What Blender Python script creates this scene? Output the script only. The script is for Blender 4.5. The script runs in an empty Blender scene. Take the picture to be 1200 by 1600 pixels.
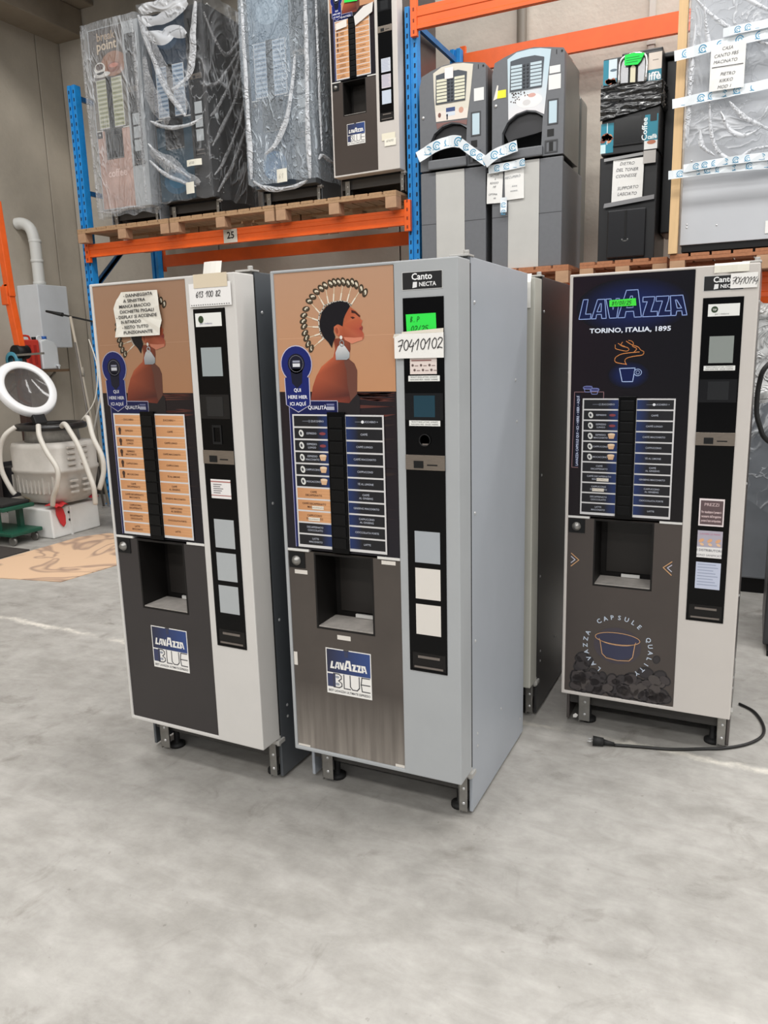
import bpy, bmesh, math, random
from mathutils import Vector, Matrix, noise
scene = bpy.context.scene
COL = scene.collection
PI = math.pi
random.seed(7)

# ------------------------------------------------------------------ camera
F_PX, YAW, PITCH, ROLL, CAM_H = 1213.45, 0.44944, 0.202128, -0.026694, 1.55804
fw = Vector((-math.sin(YAW)*math.cos(PITCH), math.cos(YAW)*math.cos(PITCH), -math.sin(PITCH)))
rt = Vector((math.cos(YAW), math.sin(YAW), 0)); up = rt.cross(fw)
r2 = math.cos(ROLL)*rt + math.sin(ROLL)*up; u2 = -math.sin(ROLL)*rt + math.cos(ROLL)*up
cd = bpy.data.cameras.new('camera'); cam = bpy.data.objects.new('camera', cd); COL.objects.link(cam)
cd.sensor_fit = 'VERTICAL'; cd.sensor_height = 36; cd.lens = 36*F_PX/1600; cd.clip_start = .05
m = Matrix((r2, u2, -fw)).transposed().to_4x4(); m.translation = (0, 0, CAM_H)
cam.matrix_world = m; scene.camera = cam

# ------------------------------------------------------------------ world, light, exposure
w = bpy.data.worlds.new('world'); scene.world = w; w.use_nodes = True
bg = w.node_tree.nodes['Background']; bg.inputs[0].default_value = (.96, .98, 1, 1); bg.inputs[1].default_value = .27
vs = scene.view_settings
vs.view_transform = 'Standard'; vs.look = 'None'; vs.gamma = 1; vs.use_curve_mapping = False; vs.exposure = .30
def skylight(loc, sx, sy, power, rot=(0, 0, 0), col=(1, .985, .96)):
    l = bpy.data.lights.new('skylight', 'AREA'); l.shape = 'RECTANGLE'; l.size = sx; l.size_y = sy
    l.energy = power; l.color = col
    o = bpy.data.objects.new('skylight', l); o.location = loc; o.rotation_euler = rot; COL.objects.link(o)
for sky_y, sky_p in ((3.2, 560), (-.8, 260), (-4.8, 520), (-8.8, 560)): skylight((1.0, sky_y, 7.6), 14, .8, sky_p)
skylight((3.0, 7.15, 7.6), 10, .8, 330)

# ------------------------------------------------------------------ helpers
def lin(c):
    return tuple(((v/255)/12.92 if v/255 <= .04045 else ((v/255+.055)/1.055)**2.4) for v in c)
MATS = {}
def mat(name, rgb, rough=.5, metal=0., var=0., scale=6., bump=0., coat=0., spec=.5, stretch=None, bscale=None):
    if name in MATS: return MATS[name]
    m = bpy.data.materials.new(name); m.use_nodes = True; nt = m.node_tree; b = nt.nodes['Principled BSDF']
    c = lin(rgb); b.inputs['Base Color'].default_value = (*c, 1); b.inputs['Roughness'].default_value = rough
    b.inputs['Metallic'].default_value = metal; b.inputs['Coat Weight'].default_value = coat
    b.inputs['Coat Roughness'].default_value = .08; b.inputs['Specular IOR Level'].default_value = spec
    if var or bump:
        tc = nt.nodes.new('ShaderNodeTexCoord'); mp = nt.nodes.new('ShaderNodeMapping'); nt.links.new(tc.outputs['Object'], mp.inputs[0])
        if stretch: mp.inputs['Scale'].default_value = stretch
        n = nt.nodes.new('ShaderNodeTexNoise'); n.inputs['Scale'].default_value = scale; n.inputs['Detail'].default_value = 6; n.inputs['Roughness'].default_value = .6
        nt.links.new(mp.outputs[0], n.inputs[0])
        if var:
            r = nt.nodes.new('ShaderNodeValToRGB'); nt.links.new(n.outputs[0], r.inputs[0])
            r.color_ramp.elements[0].position = .3; r.color_ramp.elements[1].position = .7
            r.color_ramp.elements[0].color = (*[max(0, v*(1-var)) for v in c], 1)
            r.color_ramp.elements[1].color = (*[min(1, v*(1+var*.6)) for v in c], 1)
            nt.links.new(r.outputs[0], b.inputs['Base Color'])
        if bump:
            n2 = n
            if bscale:
                n2 = nt.nodes.new('ShaderNodeTexNoise'); n2.inputs['Scale'].default_value = bscale; nt.links.new(mp.outputs[0], n2.inputs[0])
            bp = nt.nodes.new('ShaderNodeBump'); bp.inputs['Strength'].default_value = bump; bp.inputs['Distance'].default_value = .01
            nt.links.new(n2.outputs[0], bp.inputs['Height']); nt.links.new(bp.outputs[0], b.inputs['Normal'])
    MATS[name] = m; return m
def print_mat(name, rough, coat=0., bump=0.):
    m = bpy.data.materials.new(name); m.use_nodes = True; nt = m.node_tree; b = nt.nodes['Principled BSDF']
    a = nt.nodes.new('ShaderNodeAttribute'); a.attribute_name = 'Col'; nt.links.new(a.outputs['Color'], b.inputs['Base Color'])
    b.inputs['Roughness'].default_value = rough; b.inputs['Coat Weight'].default_value = coat; b.inputs['Coat Roughness'].default_value = .06
    MATS[name] = m; return m
P_GLOSS = print_mat('print_under_glass', .22, 0.); P_GLOSS.node_tree.nodes['Principled BSDF'].inputs['Specular IOR Level'].default_value = .3
P_SATIN = print_mat('print_satin', .4)
P_PAPER = print_mat('print_paper', .75)

def empty(name, loc=(0, 0, 0), rz=0., rx=0., ry=0.):
    o = bpy.data.objects.new(name, None); o.location = loc; o.rotation_euler = (rx, ry, rz); o.empty_display_size = .1
    COL.objects.link(o); return o
def tag(o, label=None, cat=None, group=None, kind=None):
    if label: o['label'] = label
    if cat: o['category'] = cat
    if group: o['group'] = group
    if kind: o['kind'] = kind
    return o
def place(name, me, parent=None, loc=(0, 0, 0), rot=(0, 0, 0)):
    o = bpy.data.objects.new(name, me); o.location = loc; o.rotation_euler = rot
    if parent: o.parent = parent
    COL.objects.link(o); return o
def copy_tree(o, parent=None):
    c = o.copy(); COL.objects.link(c); c.parent = parent
    for ch in list(o.children): copy_tree(ch, c)
    return c

class MB:
    def __init__(s): s.v = []; s.f = []; s.sm = []
    def add(s, vs, fs, smooth=False):
        b = len(s.v); s.v += [tuple(p) for p in vs]; s.f += [[i+b for i in f] for f in fs]; s.sm += [smooth]*len(fs); return s
    def box(s, x0, x1, y0, y1, z0, z1, M=None):
        P = [(x0,y0,z0),(x1,y0,z0),(x1,y1,z0),(x0,y1,z0),(x0,y0,z1),(x1,y0,z1),(x1,y1,z1),(x0,y1,z1)]
        if M: P = [M @ Vector(p) for p in P]
        return s.add(P, [(0,3,2,1),(4,5,6,7),(0,1,5,4),(1,2,6,5),(2,3,7,6),(3,0,4,7)])
    def bar(s, a, b, w, h, upv=(0, 0, 1)):          # rectangular bar between two points
        a = Vector(a); b = Vector(b); d = (b-a).normalized(); u = Vector(upv)
        x = d.cross(u)
        if x.length < 1e-4: x = d.cross(Vector((1, 0, 0)))
        x.normalize(); y = x.cross(d)
        P = [p + x*sx*w/2 + y*sy*h/2 for p in (a, b) for sx, sy in ((-1,-1),(1,-1),(1,1),(-1,1))]
        return s.add(P, [(0,1,2,3),(7,6,5,4),(0,4,5,1),(1,5,6,2),(2,6,7,3),(3,7,4,0)])
    def cyl(s, a, b, r, n=16, r2=None, cap=True):
        a = Vector(a); b = Vector(b); d = (b-a).normalized()
        x = d.cross(Vector((0, 0, 1)))
        if x.length < 1e-4: x = Vector((1, 0, 0))
        x.normalize(); y = d.cross(x); r2 = r if r2 is None else r2
        P = [p + (x*math.cos(2*PI*i/n)+y*math.sin(2*PI*i/n))*rr for p, rr in ((a, r), (b, r2)) for i in range(n)]
        s.add(P, [(i, (i+1) % n, n+(i+1) % n, n+i) for i in range(n)], True)
        if cap: s.add(P, [tuple(range(n))[::-1], tuple(range(n, 2*n))])
        return s
    def tube(s, pts, r, n=8, sub=6, closed=False):
        P = spline(pts, sub, closed); rings = []
        prev = None
        for i, p in enumerate(P):
            a = P[i-1] if (i > 0 or closed) else P[i]; b = P[(i+1) % len(P)] if (i+1 < len(P) or closed) else P[i]
            d = (b-a).normalized()
            if prev is None:
                prev = d.cross(Vector((0, 0, 1)))
                if prev.length < 1e-3: prev = d.cross(Vector((1, 0, 0)))
            x = (prev - d*prev.dot(d)).normalized(); prev = x; y = d.cross(x)
            rings.append([p+(x*math.cos(2*PI*k/n)+y*math.sin(2*PI*k/n))*r for k in range(n)])
        V = [q for g in rings for q in g]; m = len(rings); F = []
        for i in range(m if closed else m-1):
            j = (i+1) % m
            F += [(i*n+k, j*n+k, j*n+(k+1) % n, i*n+(k+1) % n) for k in range(n)]
        if not closed: F += [tuple(range(n)), tuple(range((m-1)*n, m*n))[::-1]]
        return s.add(V, F, True)
    def prism(s, pts, y0, y1):                       # polygon in (x, z) pushed from y0 to y1
        n = len(pts); P = [(x, y0, z) for x, z in pts]+[(x, y1, z) for x, z in pts]
        return s.add(P, [tuple(range(n)), tuple(range(2*n-1, n-1, -1))]+[(i, n+i, n+(i+1) % n, (i+1) % n) for i in range(n)])
    def lathe(s, prof, n=24, c=(0, 0, 0), axis='z'):
        V = []
        for r, h in prof:
            for i in range(n):
                a = 2*PI*i/n; p = (r*math.cos(a), r*math.sin(a), h)
                if axis == 'y': p = (p[0], p[2], p[1])
                V.append((p[0]+c[0], p[1]+c[1], p[2]+c[2]))
        F = [(j*n+i, j*n+(i+1) % n, (j+1)*n+(i+1) % n, (j+1)*n+i) for j in range(len(prof)-1) for i in range(n)]
        return s.add(V, F, True)
    def plate(s, x0, x1, y0, y1, z0, z1, holes):     # slab in the xz plane with rectangular through holes (x0,x1,z0,z1)
        X = sorted({x0, x1, *[h[0] for h in holes], *[h[1] for h in holes]}); Z = sorted({z0, z1, *[h[2] for h in holes], *[h[3] for h in holes]})
        solid = lambda i, j: 0 <= i < len(X)-1 and 0 <= j < len(Z)-1 and not any(h[0] < (X[i]+X[i+1])/2 < h[1] and h[2] < (Z[j]+Z[j+1])/2 < h[3] for h in holes)
        for i in range(len(X)-1):
            for j in range(len(Z)-1):
                if not solid(i, j): continue
                a, b, c, d = X[i], X[i+1], Z[j], Z[j+1]
                P = [(a,y0,c),(b,y0,c),(b,y0,d),(a,y0,d),(a,y1,c),(b,y1,c),(b,y1,d),(a,y1,d)]
                F = [(0,1,2,3),(7,6,5,4)]
                if not solid(i-1, j): F.append((0,3,7,4))
                if not solid(i+1, j): F.append((1,5,6,2))
                if not solid(i, j-1): F.append((0,4,5,1))
                if not solid(i, j+1): F.append((3,2,6,7))
                s.add(P, F)
        return s
    def mesh(s, name, material, bev=0., seg=2, fix=True):
        me = bpy.data.meshes.new(name); me.from_pydata(s.v, [], s.f)
        for p, q in zip(me.polygons, s.sm): p.use_smooth = q
        if bev or fix:
            bm = bmesh.new(); bm.from_mesh(me)
            bmesh.ops.remove_doubles(bm, verts=bm.verts, dist=1e-5)
            if bev:
                E = [e for e in bm.edges if len(e.link_faces) == 2 and e.calc_face_angle(0) > .5]
                bmesh.ops.bevel(bm, geom=E, offset=bev, segments=seg, affect='EDGES', profile=.6, clamp_overlap=True)
            bmesh.ops.recalc_face_normals(bm, faces=bm.faces)
            bm.to_mesh(me); bm.free()
        me.materials.append(material); return me
    def build(s, name, material, parent=None, loc=(0, 0, 0), rot=(0, 0, 0), bev=0., seg=2):
        return place(name, s.mesh(name, material, bev, seg), parent, loc, rot)

def spline(pts, sub=6, closed=False):
    P = [Vector(p) for p in pts]; n = len(P); out = []
    if sub <= 1: return P
    for i in range(n if closed else n-1):
        g = lambda k: P[k % n] if closed else P[min(max(k, 0), n-1)]
        a, b, c, d = g(i-1), g(i), g(i+1), g(i+2)
        for k in range(sub):
            t = k/sub
            out.append(.5*((2*b)+(c-a)*t+(2*a-5*b+4*c-d)*t*t+(3*b-a-3*c+d)*t**3))
    if not closed: out.append(P[-1])
    return out

TXT = {}
def glyphs(t, bold):
    k = (t, bold)
    if k in TXT: return TXT[k]
    cu = bpy.data.curves.new('t', 'FONT'); cu.body = t; cu.size = 1; cu.resolution_u = 2; cu.align_x = 'CENTER'; cu.offset = bold
    ob = bpy.data.objects.new('t', cu); me = bpy.data.meshes.new_from_object(ob)
    V = [(v.co.x, v.co.y) for v in me.vertices]; F = [tuple(p.vertices) for p in me.polygons]
    bpy.data.meshes.remove(me); bpy.data.objects.remove(ob); bpy.data.curves.remove(cu)
    if V:
        x0 = min(v[0] for v in V); x1 = max(v[0] for v in V)
        V = [(x-(x0+x1)/2, y) for x, y in V]
    TXT[k] = (V, F); return TXT[k]
DIG = {'0': [[(.28,1),(.08,.75),(.05,.4),(.2,.05),(.42,.1),(.52,.5),(.45,.85),(.28,1)]], '1': [[(0,.55),(.38,1),(.28,0)]],
 '2': [[(.05,.8),(.2,1),(.45,.92),(.45,.65),(.05,.05),(.25,.1),(.55,.02)]], '4': [[(.25,1),(.02,.35),(.5,.4)], [(.45,.7),(.35,-.15)]],
 '7': [[(0,.9),(.5,1),(.2,-.05)], [(.05,.45),(.45,.55)]], '6': [[(.4,1),(.1,.6),(.05,.2),(.25,0),(.45,.2),(.35,.45),(.08,.3)]],
 '3': [[(.05,.95),(.45,.95),(.2,.58),(.48,.3),(.25,0),(.0,.1)]], '8': [[(.4,.9),(.1,.85),(.4,.4),(.35,.05),(.1,.1),(.2,.45),(.45,.85)]],
 '5': [[(.5,1),(.1,1),(.08,.6),(.4,.6),(.45,.2),(.05,.02)]], '/': [[(.0,-.1),(.4,1.05)]],
 'B': [[(.1,0),(.1,1),(.4,.85),(.1,.55),(.45,.3),(.1,0)]], 'P': [[(.1,0),(.1,1),(.45,.85),(.4,.5),(.1,.45)]], '.': [[(.15,0),(.2,.05)]], '-': [[(.05,.5),(.4,.5)]], ' ': []}

class Print:
    """flat printed artwork on a sheet: polygons in the sheet plane, stacked a fraction of a millimetre apart"""
    def __init__(s): s.P = []
    def poly(s, pts, col, L=0):
        c = col if isinstance(col[0], (tuple, list)) else [col]*len(pts)
        A = sum(pts[i][0]*pts[(i+1) % len(pts)][1]-pts[(i+1) % len(pts)][0]*pts[i][1] for i in range(len(pts)))
        if A < 0: pts = pts[::-1]; c = c[::-1]
        s.P.append((list(pts), list(c), L)); return s
    def tint(s, k):
        if k != 1: s.P = [(p, [tuple(v*k for v in c) for c in cs], L) for p, cs, L in s.P]
        return s
    def rect(s, x0, x1, z0, z1, col, L=0): return s.poly([(x0,z0),(x1,z0),(x1,z1),(x0,z1)], col, L)
    def grad(s, x0, x1, z0, z1, c0, c1, L=0, vert=False):
        return s.poly([(x0,z0),(x1,z0),(x1,z1),(x0,z1)], [c0, c0, c1, c1] if vert else [c0, c1, c1, c0], L)
    def ell(s, x, z, rx, rz, col, L=0, n=16, rot=0.):
        c, q = math.cos(rot), math.sin(rot)
        return s.poly([(x+rx*math.cos(a)*c-rz*math.sin(a)*q, z+rx*math.cos(a)*q+rz*math.sin(a)*c) for a in [2*PI*i/n for i in range(n)]], col, L)
    def line(s, pts, w, col, L=0, closed=False, sub=1):
        if sub > 1: pts = [(p.x, p.y) for p in spline([(a, b, 0) for a, b in pts], sub, closed)]
        n = len(pts)
        for i in range(n if closed else n-1):
            a = pts[i]; b = pts[(i+1) % n]; dx, dz = b[0]-a[0], b[1]-a[1]; l = math.hypot(dx, dz)
            if l < 1e-7: continue
            ex, ez = dx/l*w*.4, dz/l*w*.4; nx, nz = -dz/l*w/2, dx/l*w/2
            s.poly([(a[0]-ex-nx,a[1]-ez-nz),(b[0]+ex-nx,b[1]+ez-nz),(b[0]+ex+nx,b[1]+ez+nz),(a[0]-ex+nx,a[1]-ez+nz)], col, L)
        return s
    def glow(s, x, z, rx, rz, c0, c1, L=0, n=28):
        q = [(x+rx*math.cos(2*PI*i/n), z+rz*math.sin(2*PI*i/n)) for i in range(n)]
        for i in range(n): s.poly([(x, z), q[i], q[(i+1) % n]], [c0, c1, c1], L)
        return s
    def ring(s, x, z, rx, rz, w, col, L=0, n=20, a0=0., a1=2*PI):
        return s.line([(x+rx*math.cos(a0+(a1-a0)*i/n), z+rz*math.sin(a0+(a1-a0)*i/n)) for i in range(n+1)], w, col, L)
    def text(s, t, x, z, size, col, L=1, rot=0., shear=0., bold=0., sx=1., width=None):
        V, F = glyphs(t, bold)
        if not V: return s
        if width: sx = width/((max(v[0] for v in V)-min(v[0] for v in V))*size)
        c, q = math.cos(rot), math.sin(rot); Q = []
        for a, b in V:
            a = (a*sx+b*shear)*size; b = b*size
            Q.append((x+a*c-b*q, z+a*q+b*c))
        for f in F: s.poly([Q[i] for i in f], col, L)
        return s
    def hand(s, t, x, z, size, col, L=1, w=.0016, pitch=.62, slant=.15, rot=0.):
        c, q = math.cos(rot), math.sin(rot)
        for k, ch in enumerate(t):
            for st in DIG.get(ch, []):
                J = [(x+((k*pitch+a+slant*b)*size)*c-b*size*q, z+((k*pitch+a+slant*b)*size)*q+b*size*c) for a, b in st]
                s.line(J, w, col, L, sub=3)
        return s
    def mesh(s, name, material, v=0., eps=.0004, warp=None, M=None):
        V = []; F = []; C = []
        for pts, cs, L in s.P:
            b = len(V)
            for (x, z) in pts:
                p = Vector((x, v-L*eps+(warp(x, z) if warp else 0), z)); V.append(M @ p if M else p)
            F.append(tuple(range(b, b+len(pts)))); C += [(*lin(c), 1) for c in cs]
        me = bpy.data.meshes.new(name); me.from_pydata(V, [], F)
        at = me.color_attributes.new('Col', 'FLOAT_COLOR', 'CORNER')
        flat = []
        for f in F:
            for i in f: flat += C[i]
        at.data.foreach_set('color', flat); me.materials.append(material); return me
    def build(s, name, material, parent=None, loc=(0, 0, 0), rot=(0, 0, 0), v=0., eps=.0004, warp=None):
        return place(name, s.mesh(name, material, v, eps, warp), parent, loc, rot)
def gridrect(P, x0, x1, z0, z1, col, n=6, m=4, L=0):
    for i in range(n):
        for j in range(m): P.rect(x0+(x1-x0)*i/n, x0+(x1-x0)*(i+1)/n, z0+(z1-z0)*j/m, z0+(z1-z0)*(j+1)/m, col, L)
    return P
WHITE = (232, 230, 226); BLACK = (18, 18, 20); NAVY = (28, 36, 88)
# ------------------------------------------------------------------ the hall
def concrete_floor():
    m = bpy.data.materials.new('polished_concrete'); m.use_nodes = True; nt = m.node_tree; b = nt.nodes['Principled BSDF']; L = nt.links.new
    N = nt.nodes.new; tc = N('ShaderNodeTexCoord')
    def nz(s, d=8, r=.6, dist=0.):
        n = N('ShaderNodeTexNoise'); n.inputs['Scale'].default_value = s; n.inputs['Detail'].default_value = d; n.inputs['Roughness'].default_value = r
        n.inputs['Distortion'].default_value = dist; L(tc.outputs['Object'], n.inputs[0]); return n
    def ramp(n, p0, c0, p1, c1):
        r = N('ShaderNodeValToRGB'); r.color_ramp.elements[0].position = p0; r.color_ramp.elements[1].position = p1
        r.color_ramp.elements[0].color = (*lin(c0), 1); r.color_ramp.elements[1].color = (*lin(c1), 1); L(n.outputs[0], r.inputs[0]); return r
    def mix(a, bb, f, mode='MIX'):
        x = N('ShaderNodeMix'); x.data_type = 'RGBA'; x.blend_type = mode
        if isinstance(f, float): x.inputs[0].default_value = f
        else: L(f, x.inputs[0])
        L(a, x.inputs[6]); L(bb, x.inputs[7]); return x.outputs[2]
    big = ramp(nz(.9, 6, .55, .6), .3, (138, 135, 130), .7, (178, 175, 170))
    fine = ramp(nz(9, 10, .7), .3, (134, 131, 126), .72, (186, 183, 178))
    col = mix(big.outputs[0], fine.outputs[0], .45)
    st = ramp(nz(3.2, 8, .65, 1.2), .58, (255, 255, 255), .74, (196, 193, 188)); col = mix(col, st.outputs[0], .9, 'MULTIPLY')
    mps = N('ShaderNodeMapping'); mps.inputs['Rotation'].default_value = (0, 0, .5); mps.inputs['Scale'].default_value = (2.2, 5.5, 1); L(tc.outputs['Object'], mps.inputs[0])
    ns = N('ShaderNodeTexNoise'); ns.inputs['Scale'].default_value = 1.9; ns.inputs['Detail'].default_value = 8; ns.inputs['Roughness'].default_value = .65; ns.inputs['Distortion'].default_value = .7; L(mps.outputs[0], ns.inputs[0])
    sk = ramp(ns, .34, (200, 198, 194), .62, (255, 255, 255)); col = mix(col, sk.outputs[0], .42, 'MULTIPLY')
    sp = ramp(nz(38, 3, .5), .7, (255, 255, 255), .78, (190, 188, 184)); col = mix(col, sp.outputs[0], .6, 'MULTIPLY')
    # a worn pale joint line that runs across the hall
    mp = N('ShaderNodeMapping'); mp.inputs['Rotation'].default_value = (0, 0, .04); mp.inputs['Location'].default_value = (0, -2.97, 0); L(tc.outputs['Object'], mp.inputs[0])
    sx = N('ShaderNodeSeparateXYZ'); L(mp.outputs[0], sx.inputs[0])
    wob = nz(7, 5, .7); ad = N('ShaderNodeMath'); ad.operation = 'MULTIPLY_ADD'; L(wob.outputs[0], ad.inputs[0]); ad.inputs[1].default_value = .12; L(sx.outputs[1], ad.inputs[2])
    sub = N('ShaderNodeMath'); sub.operation = 'SUBTRACT'; L(ad.outputs[0], sub.inputs[0]); sub.inputs[1].default_value = .06
    ab = N('ShaderNodeMath'); ab.operation = 'ABSOLUTE'; L(sub.outputs[0], ab.inputs[0])
    rp = N('ShaderNodeValToRGB'); rp.color_ramp.elements[0].position = .004; rp.color_ramp.elements[0].color = (1, 1, 1, 1); rp.color_ramp.elements[1].position = .03; rp.color_ramp.elements[1].color = (0, 0, 0, 1)
    L(ab.outputs[0], rp.inputs[0])
    brk = ramp(nz(2.2, 6, .7), .42, (0, 0, 0), .6, (255, 255, 255)); mm = N('ShaderNodeMath'); mm.operation = 'MULTIPLY'; L(rp.outputs[0], mm.inputs[0]); L(brk.outputs[0], mm.inputs[1])
    pale = N('ShaderNodeRGB'); pale.outputs[0].default_value = (*lin((205, 200, 190)), 1)
    col = mix(col, pale.outputs[0], mm.outputs[0])
    L(col, b.inputs['Base Color'])
    rr = N('ShaderNodeMapRange'); L(nz(2.5, 6).outputs[0], rr.inputs[0]); rr.inputs[3].default_value = .38; rr.inputs[4].default_value = .62; L(rr.outputs[0], b.inputs['Roughness'])
    bp = N('ShaderNodeBump'); bp.inputs['Strength'].default_value = .12; bp.inputs['Distance'].default_value = .004; L(nz(30, 6).outputs[0], bp.inputs['Height']); L(bp.outputs[0], b.inputs['Normal'])
    return m
WX, WY = -7.93, 7.7
fl = MB().box(-9, 9, -9, 8.2, -.12, 0).build('floor', concrete_floor()); tag(fl, 'grey polished concrete hall floor', kind='structure')
CONC = mat('wall_concrete', (196, 188, 176), .85, var=.16, scale=1.6, bump=.25, bscale=25)
CONC_L = mat('wall_concrete_left', (178, 169, 155), .85, var=.18, scale=1.1, bump=.25, bscale=20)
wb = empty('wall_back', (0, WY, 0)); tag(wb, 'beige precast concrete back wall behind the racking', kind='structure')
xs = [WX, -5.75, -3.45, -2.16, .35, 3.0, 9]
for a, b in zip(xs[:-1], xs[1:]):                     # precast panels with open joints
    MB().box(a+.008, b-.008, 0, .2, 0, 5.9).build('panel', CONC, wb, bev=.008)
MB().box(WX-.2, 9, .05, .2, 0, 5.9).build('joint_backing', mat('joint_dark', (70, 64, 58), .9), wb)
wl = empty('wall_left', (WX, 0, 0)); tag(wl, 'brownish grey concrete side wall with the boiler', kind='structure')
for a, b in ((-9, -3.2), (-3.2, -.2), (-.2, 2.8), (2.8, 5.2), (5.2, 7.35), (7.35, 7.72)):
    MB().box(-.2, 0, a+.006, b-.006, 0, 5.35).build('panel', CONC_L, wl, bev=.008)
MB().box(-.2, -.05, -9, 7.9, 0, 5.3).build('joint_backing', MATS['joint_dark'], wl)
BEAM = mat('roof_beam_concrete', (150, 138, 122), .85, var=.2, scale=2)
t1 = MB().box(WX-.1, WX+.42, -9, WY, 5.32, 5.62).box(WX-.1, WX+.62, -9, WY, 5.62, 5.95).build('trim_1', BEAM, bev=.015); tag(t1, 'brown concrete eaves beam on top of the side wall', kind='structure')
DARK = mat('roof_dark', (52, 46, 40), .8, var=.3, scale=3)
ce = empty('ceiling', (0, 0, 5.9)); tag(ce, 'dark underside of the hall roof', kind='structure')
MB().box(WX-.1, -3.3, 5.5, 8.2, .12, .3).build('roof_slab', DARK, ce)
for y in (5.6, 6.5, 7.35): MB().box(WX+.62, -3.3, y, y+.16, -.16, .12).build('purlin', mat('purlin', (56, 51, 46), .7, var=.2), ce, bev=.01)
MB().tube([(-7.2, 6.9, -.35), (-5.5, 6.9, -.33), (-4.3, 6.85, -.25), (-3.2, 6.8, -.1)], .16, 14, 4).build('duct', mat('duct_zinc', (105, 112, 108), .35, .7), ce)
# rain pipe and conduit on the back wall
p = MB().cyl((-2.16, WY-.06, 0), (-2.16, WY-.06, 5.9), .045, 14)
for z in (1, 3, 4.95): p.box(-2.22, -2.10, WY-.07, WY, z, z+.04)
p.build('drain_pipe', mat('pipe_brown', (96, 88, 78), .6), wb, (0, -WY, 0))
p = MB().box(-1.05, -1.0, WY-.03, WY, 0, 5.9)
for z in (1, 2.5, 4.1, 5.3): p.box(-1.06, -.99, WY-.04, WY, z, z+.03)
p.build('conduit', mat('conduit_grey', (190, 186, 178), .6), wb, (0, -WY, 0))

# ------------------------------------------------------------------ pallet rack
BLUE = mat('rack_blue', (28, 134, 206), .42, var=.18, scale=9); BLUED = mat('rack_blue_brace', (32, 98, 154), .45, var=.2, scale=9)
ORANGE = mat('rack_orange', (236, 98, 30), .42, var=.12, scale=5); SLOT = mat('slot_dark', (16, 34, 62), .8)
rack = empty('pallet_rack', (0, 0, 0)); tag(rack, 'blue and orange steel pallet rack along the back wall', 'pallet rack')
RX = [-6.43, -2.74, .98]
def upright(x, yf):
    y0, y1 = (6.3, 6.38) if yf else (7.32, 7.40)
    ht = 4.25
    m = MB().box(x, x+.1, y0, y0+.004 if yf else y1, 0, ht) if False else MB()
    fy = y0 if yf else y1; d = 1 if yf else -1
    m.prism([(x, 0), (x+.038, 0), (x+.038, ht), (x, ht)], fy, fy+d*.08); m.prism([(x+.062, 0), (x+.1, 0), (x+.1, ht), (x+.062, ht)], fy, fy+d*.08)
    m.prism([(x+.038, 0), (x+.062, 0), (x+.062, ht), (x+.038, ht)], fy+d*.012, fy+d*.06)
    u = m.build('upright', BLUE, rack, bev=.003)
    s = MB()
    for k in range(int(ht/.075)-1):
        z = .12+k*.075
        for xx in (x+.019, x+.081): s.prism([(xx-.007, z), (xx+.006, z+.002), (xx+.008, z+.032), (xx-.005, z+.034)], fy-d*.0015, fy+d*.002)
    tag(s.build('slot_row', SLOT, u), kind='stuff')
    MB().box(x-.02, x+.12, y0-.02, y1+.02, 0, .008).build('foot_plate', BLUE, u)
for x in RX:
    upright(x, True); upright(x, False)
    for k, z in enumerate((.4, 1.35, 2.3, 3.25)):
        MB().bar((x+.05, 6.36, z), (x+.05, 7.34, z+.9 if k % 2 == 0 else z), .03, .045).build('brace', BLUED, rack)
        MB().bar((x+.05, 6.36, z+.9 if k % 2 else z+.02), (x+.05, 7.34, z+.9), .03, .045).build('brace', BLUED, rack)
def beam(x0, x1, z0, z1, yf):
    fy = 6.265 if yf else 7.435; d = 1 if yf else -1; h = z1-z0
    pr = [(0, 0), (0, h*.16), (.006, h*.2), (.006, h*.52), (0, h*.56), (0, h*.8), (.004, h*.83), (.004, h), (.045, h), (.045, 0)]
    V = [(x, fy+d*a, z0+b) for x in (x0, x1) for a, b in pr]; n = len(pr)
    b = MB().add(V, [tuple(range(n)), tuple(range(n, 2*n))[::-1]]+[(i, (i+1) % n, n+(i+1) % n, n+i) for i in range(n)]).build('beam', ORANGE, rack)
    for xa in (x0-.045, x1-.01):
        MB().box(xa, xa+.055, fy-.004 if yf else fy-.03, fy+.034 if yf else fy+.004, z0-.05, z1+.07).build('beam_connector', ORANGE, b, bev=.003)
        s = MB()
        for k in range(4):
            z = z0-.03+k*(h+.08)/3; s.box(xa+.022, xa+.034, fy-.006 if yf else fy, fy if yf else fy+.006, z, z+.025)
        tag(s.build('connector_slot', mat('connector_slot', (130, 45, 12), .7), b), kind='stuff')
for yf in (True, False):
    beam(-6.32, -2.75, 2.6, 2.727, yf); beam(-2.63, .97, 4.06, 4.22, yf); beam(-2.63, .97, 1.88, 2.045, yf)
P = Print().rect(-4.61, -4.455, 2.602, 2.722, (196, 190, 178)).text('25', -4.53, 2.64, .085, (40, 36, 34), 1, bold=.03)
tag(P.build('bay_number_plate', P_PAPER, rack, v=6.262), 'pale plate printed 25')

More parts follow.
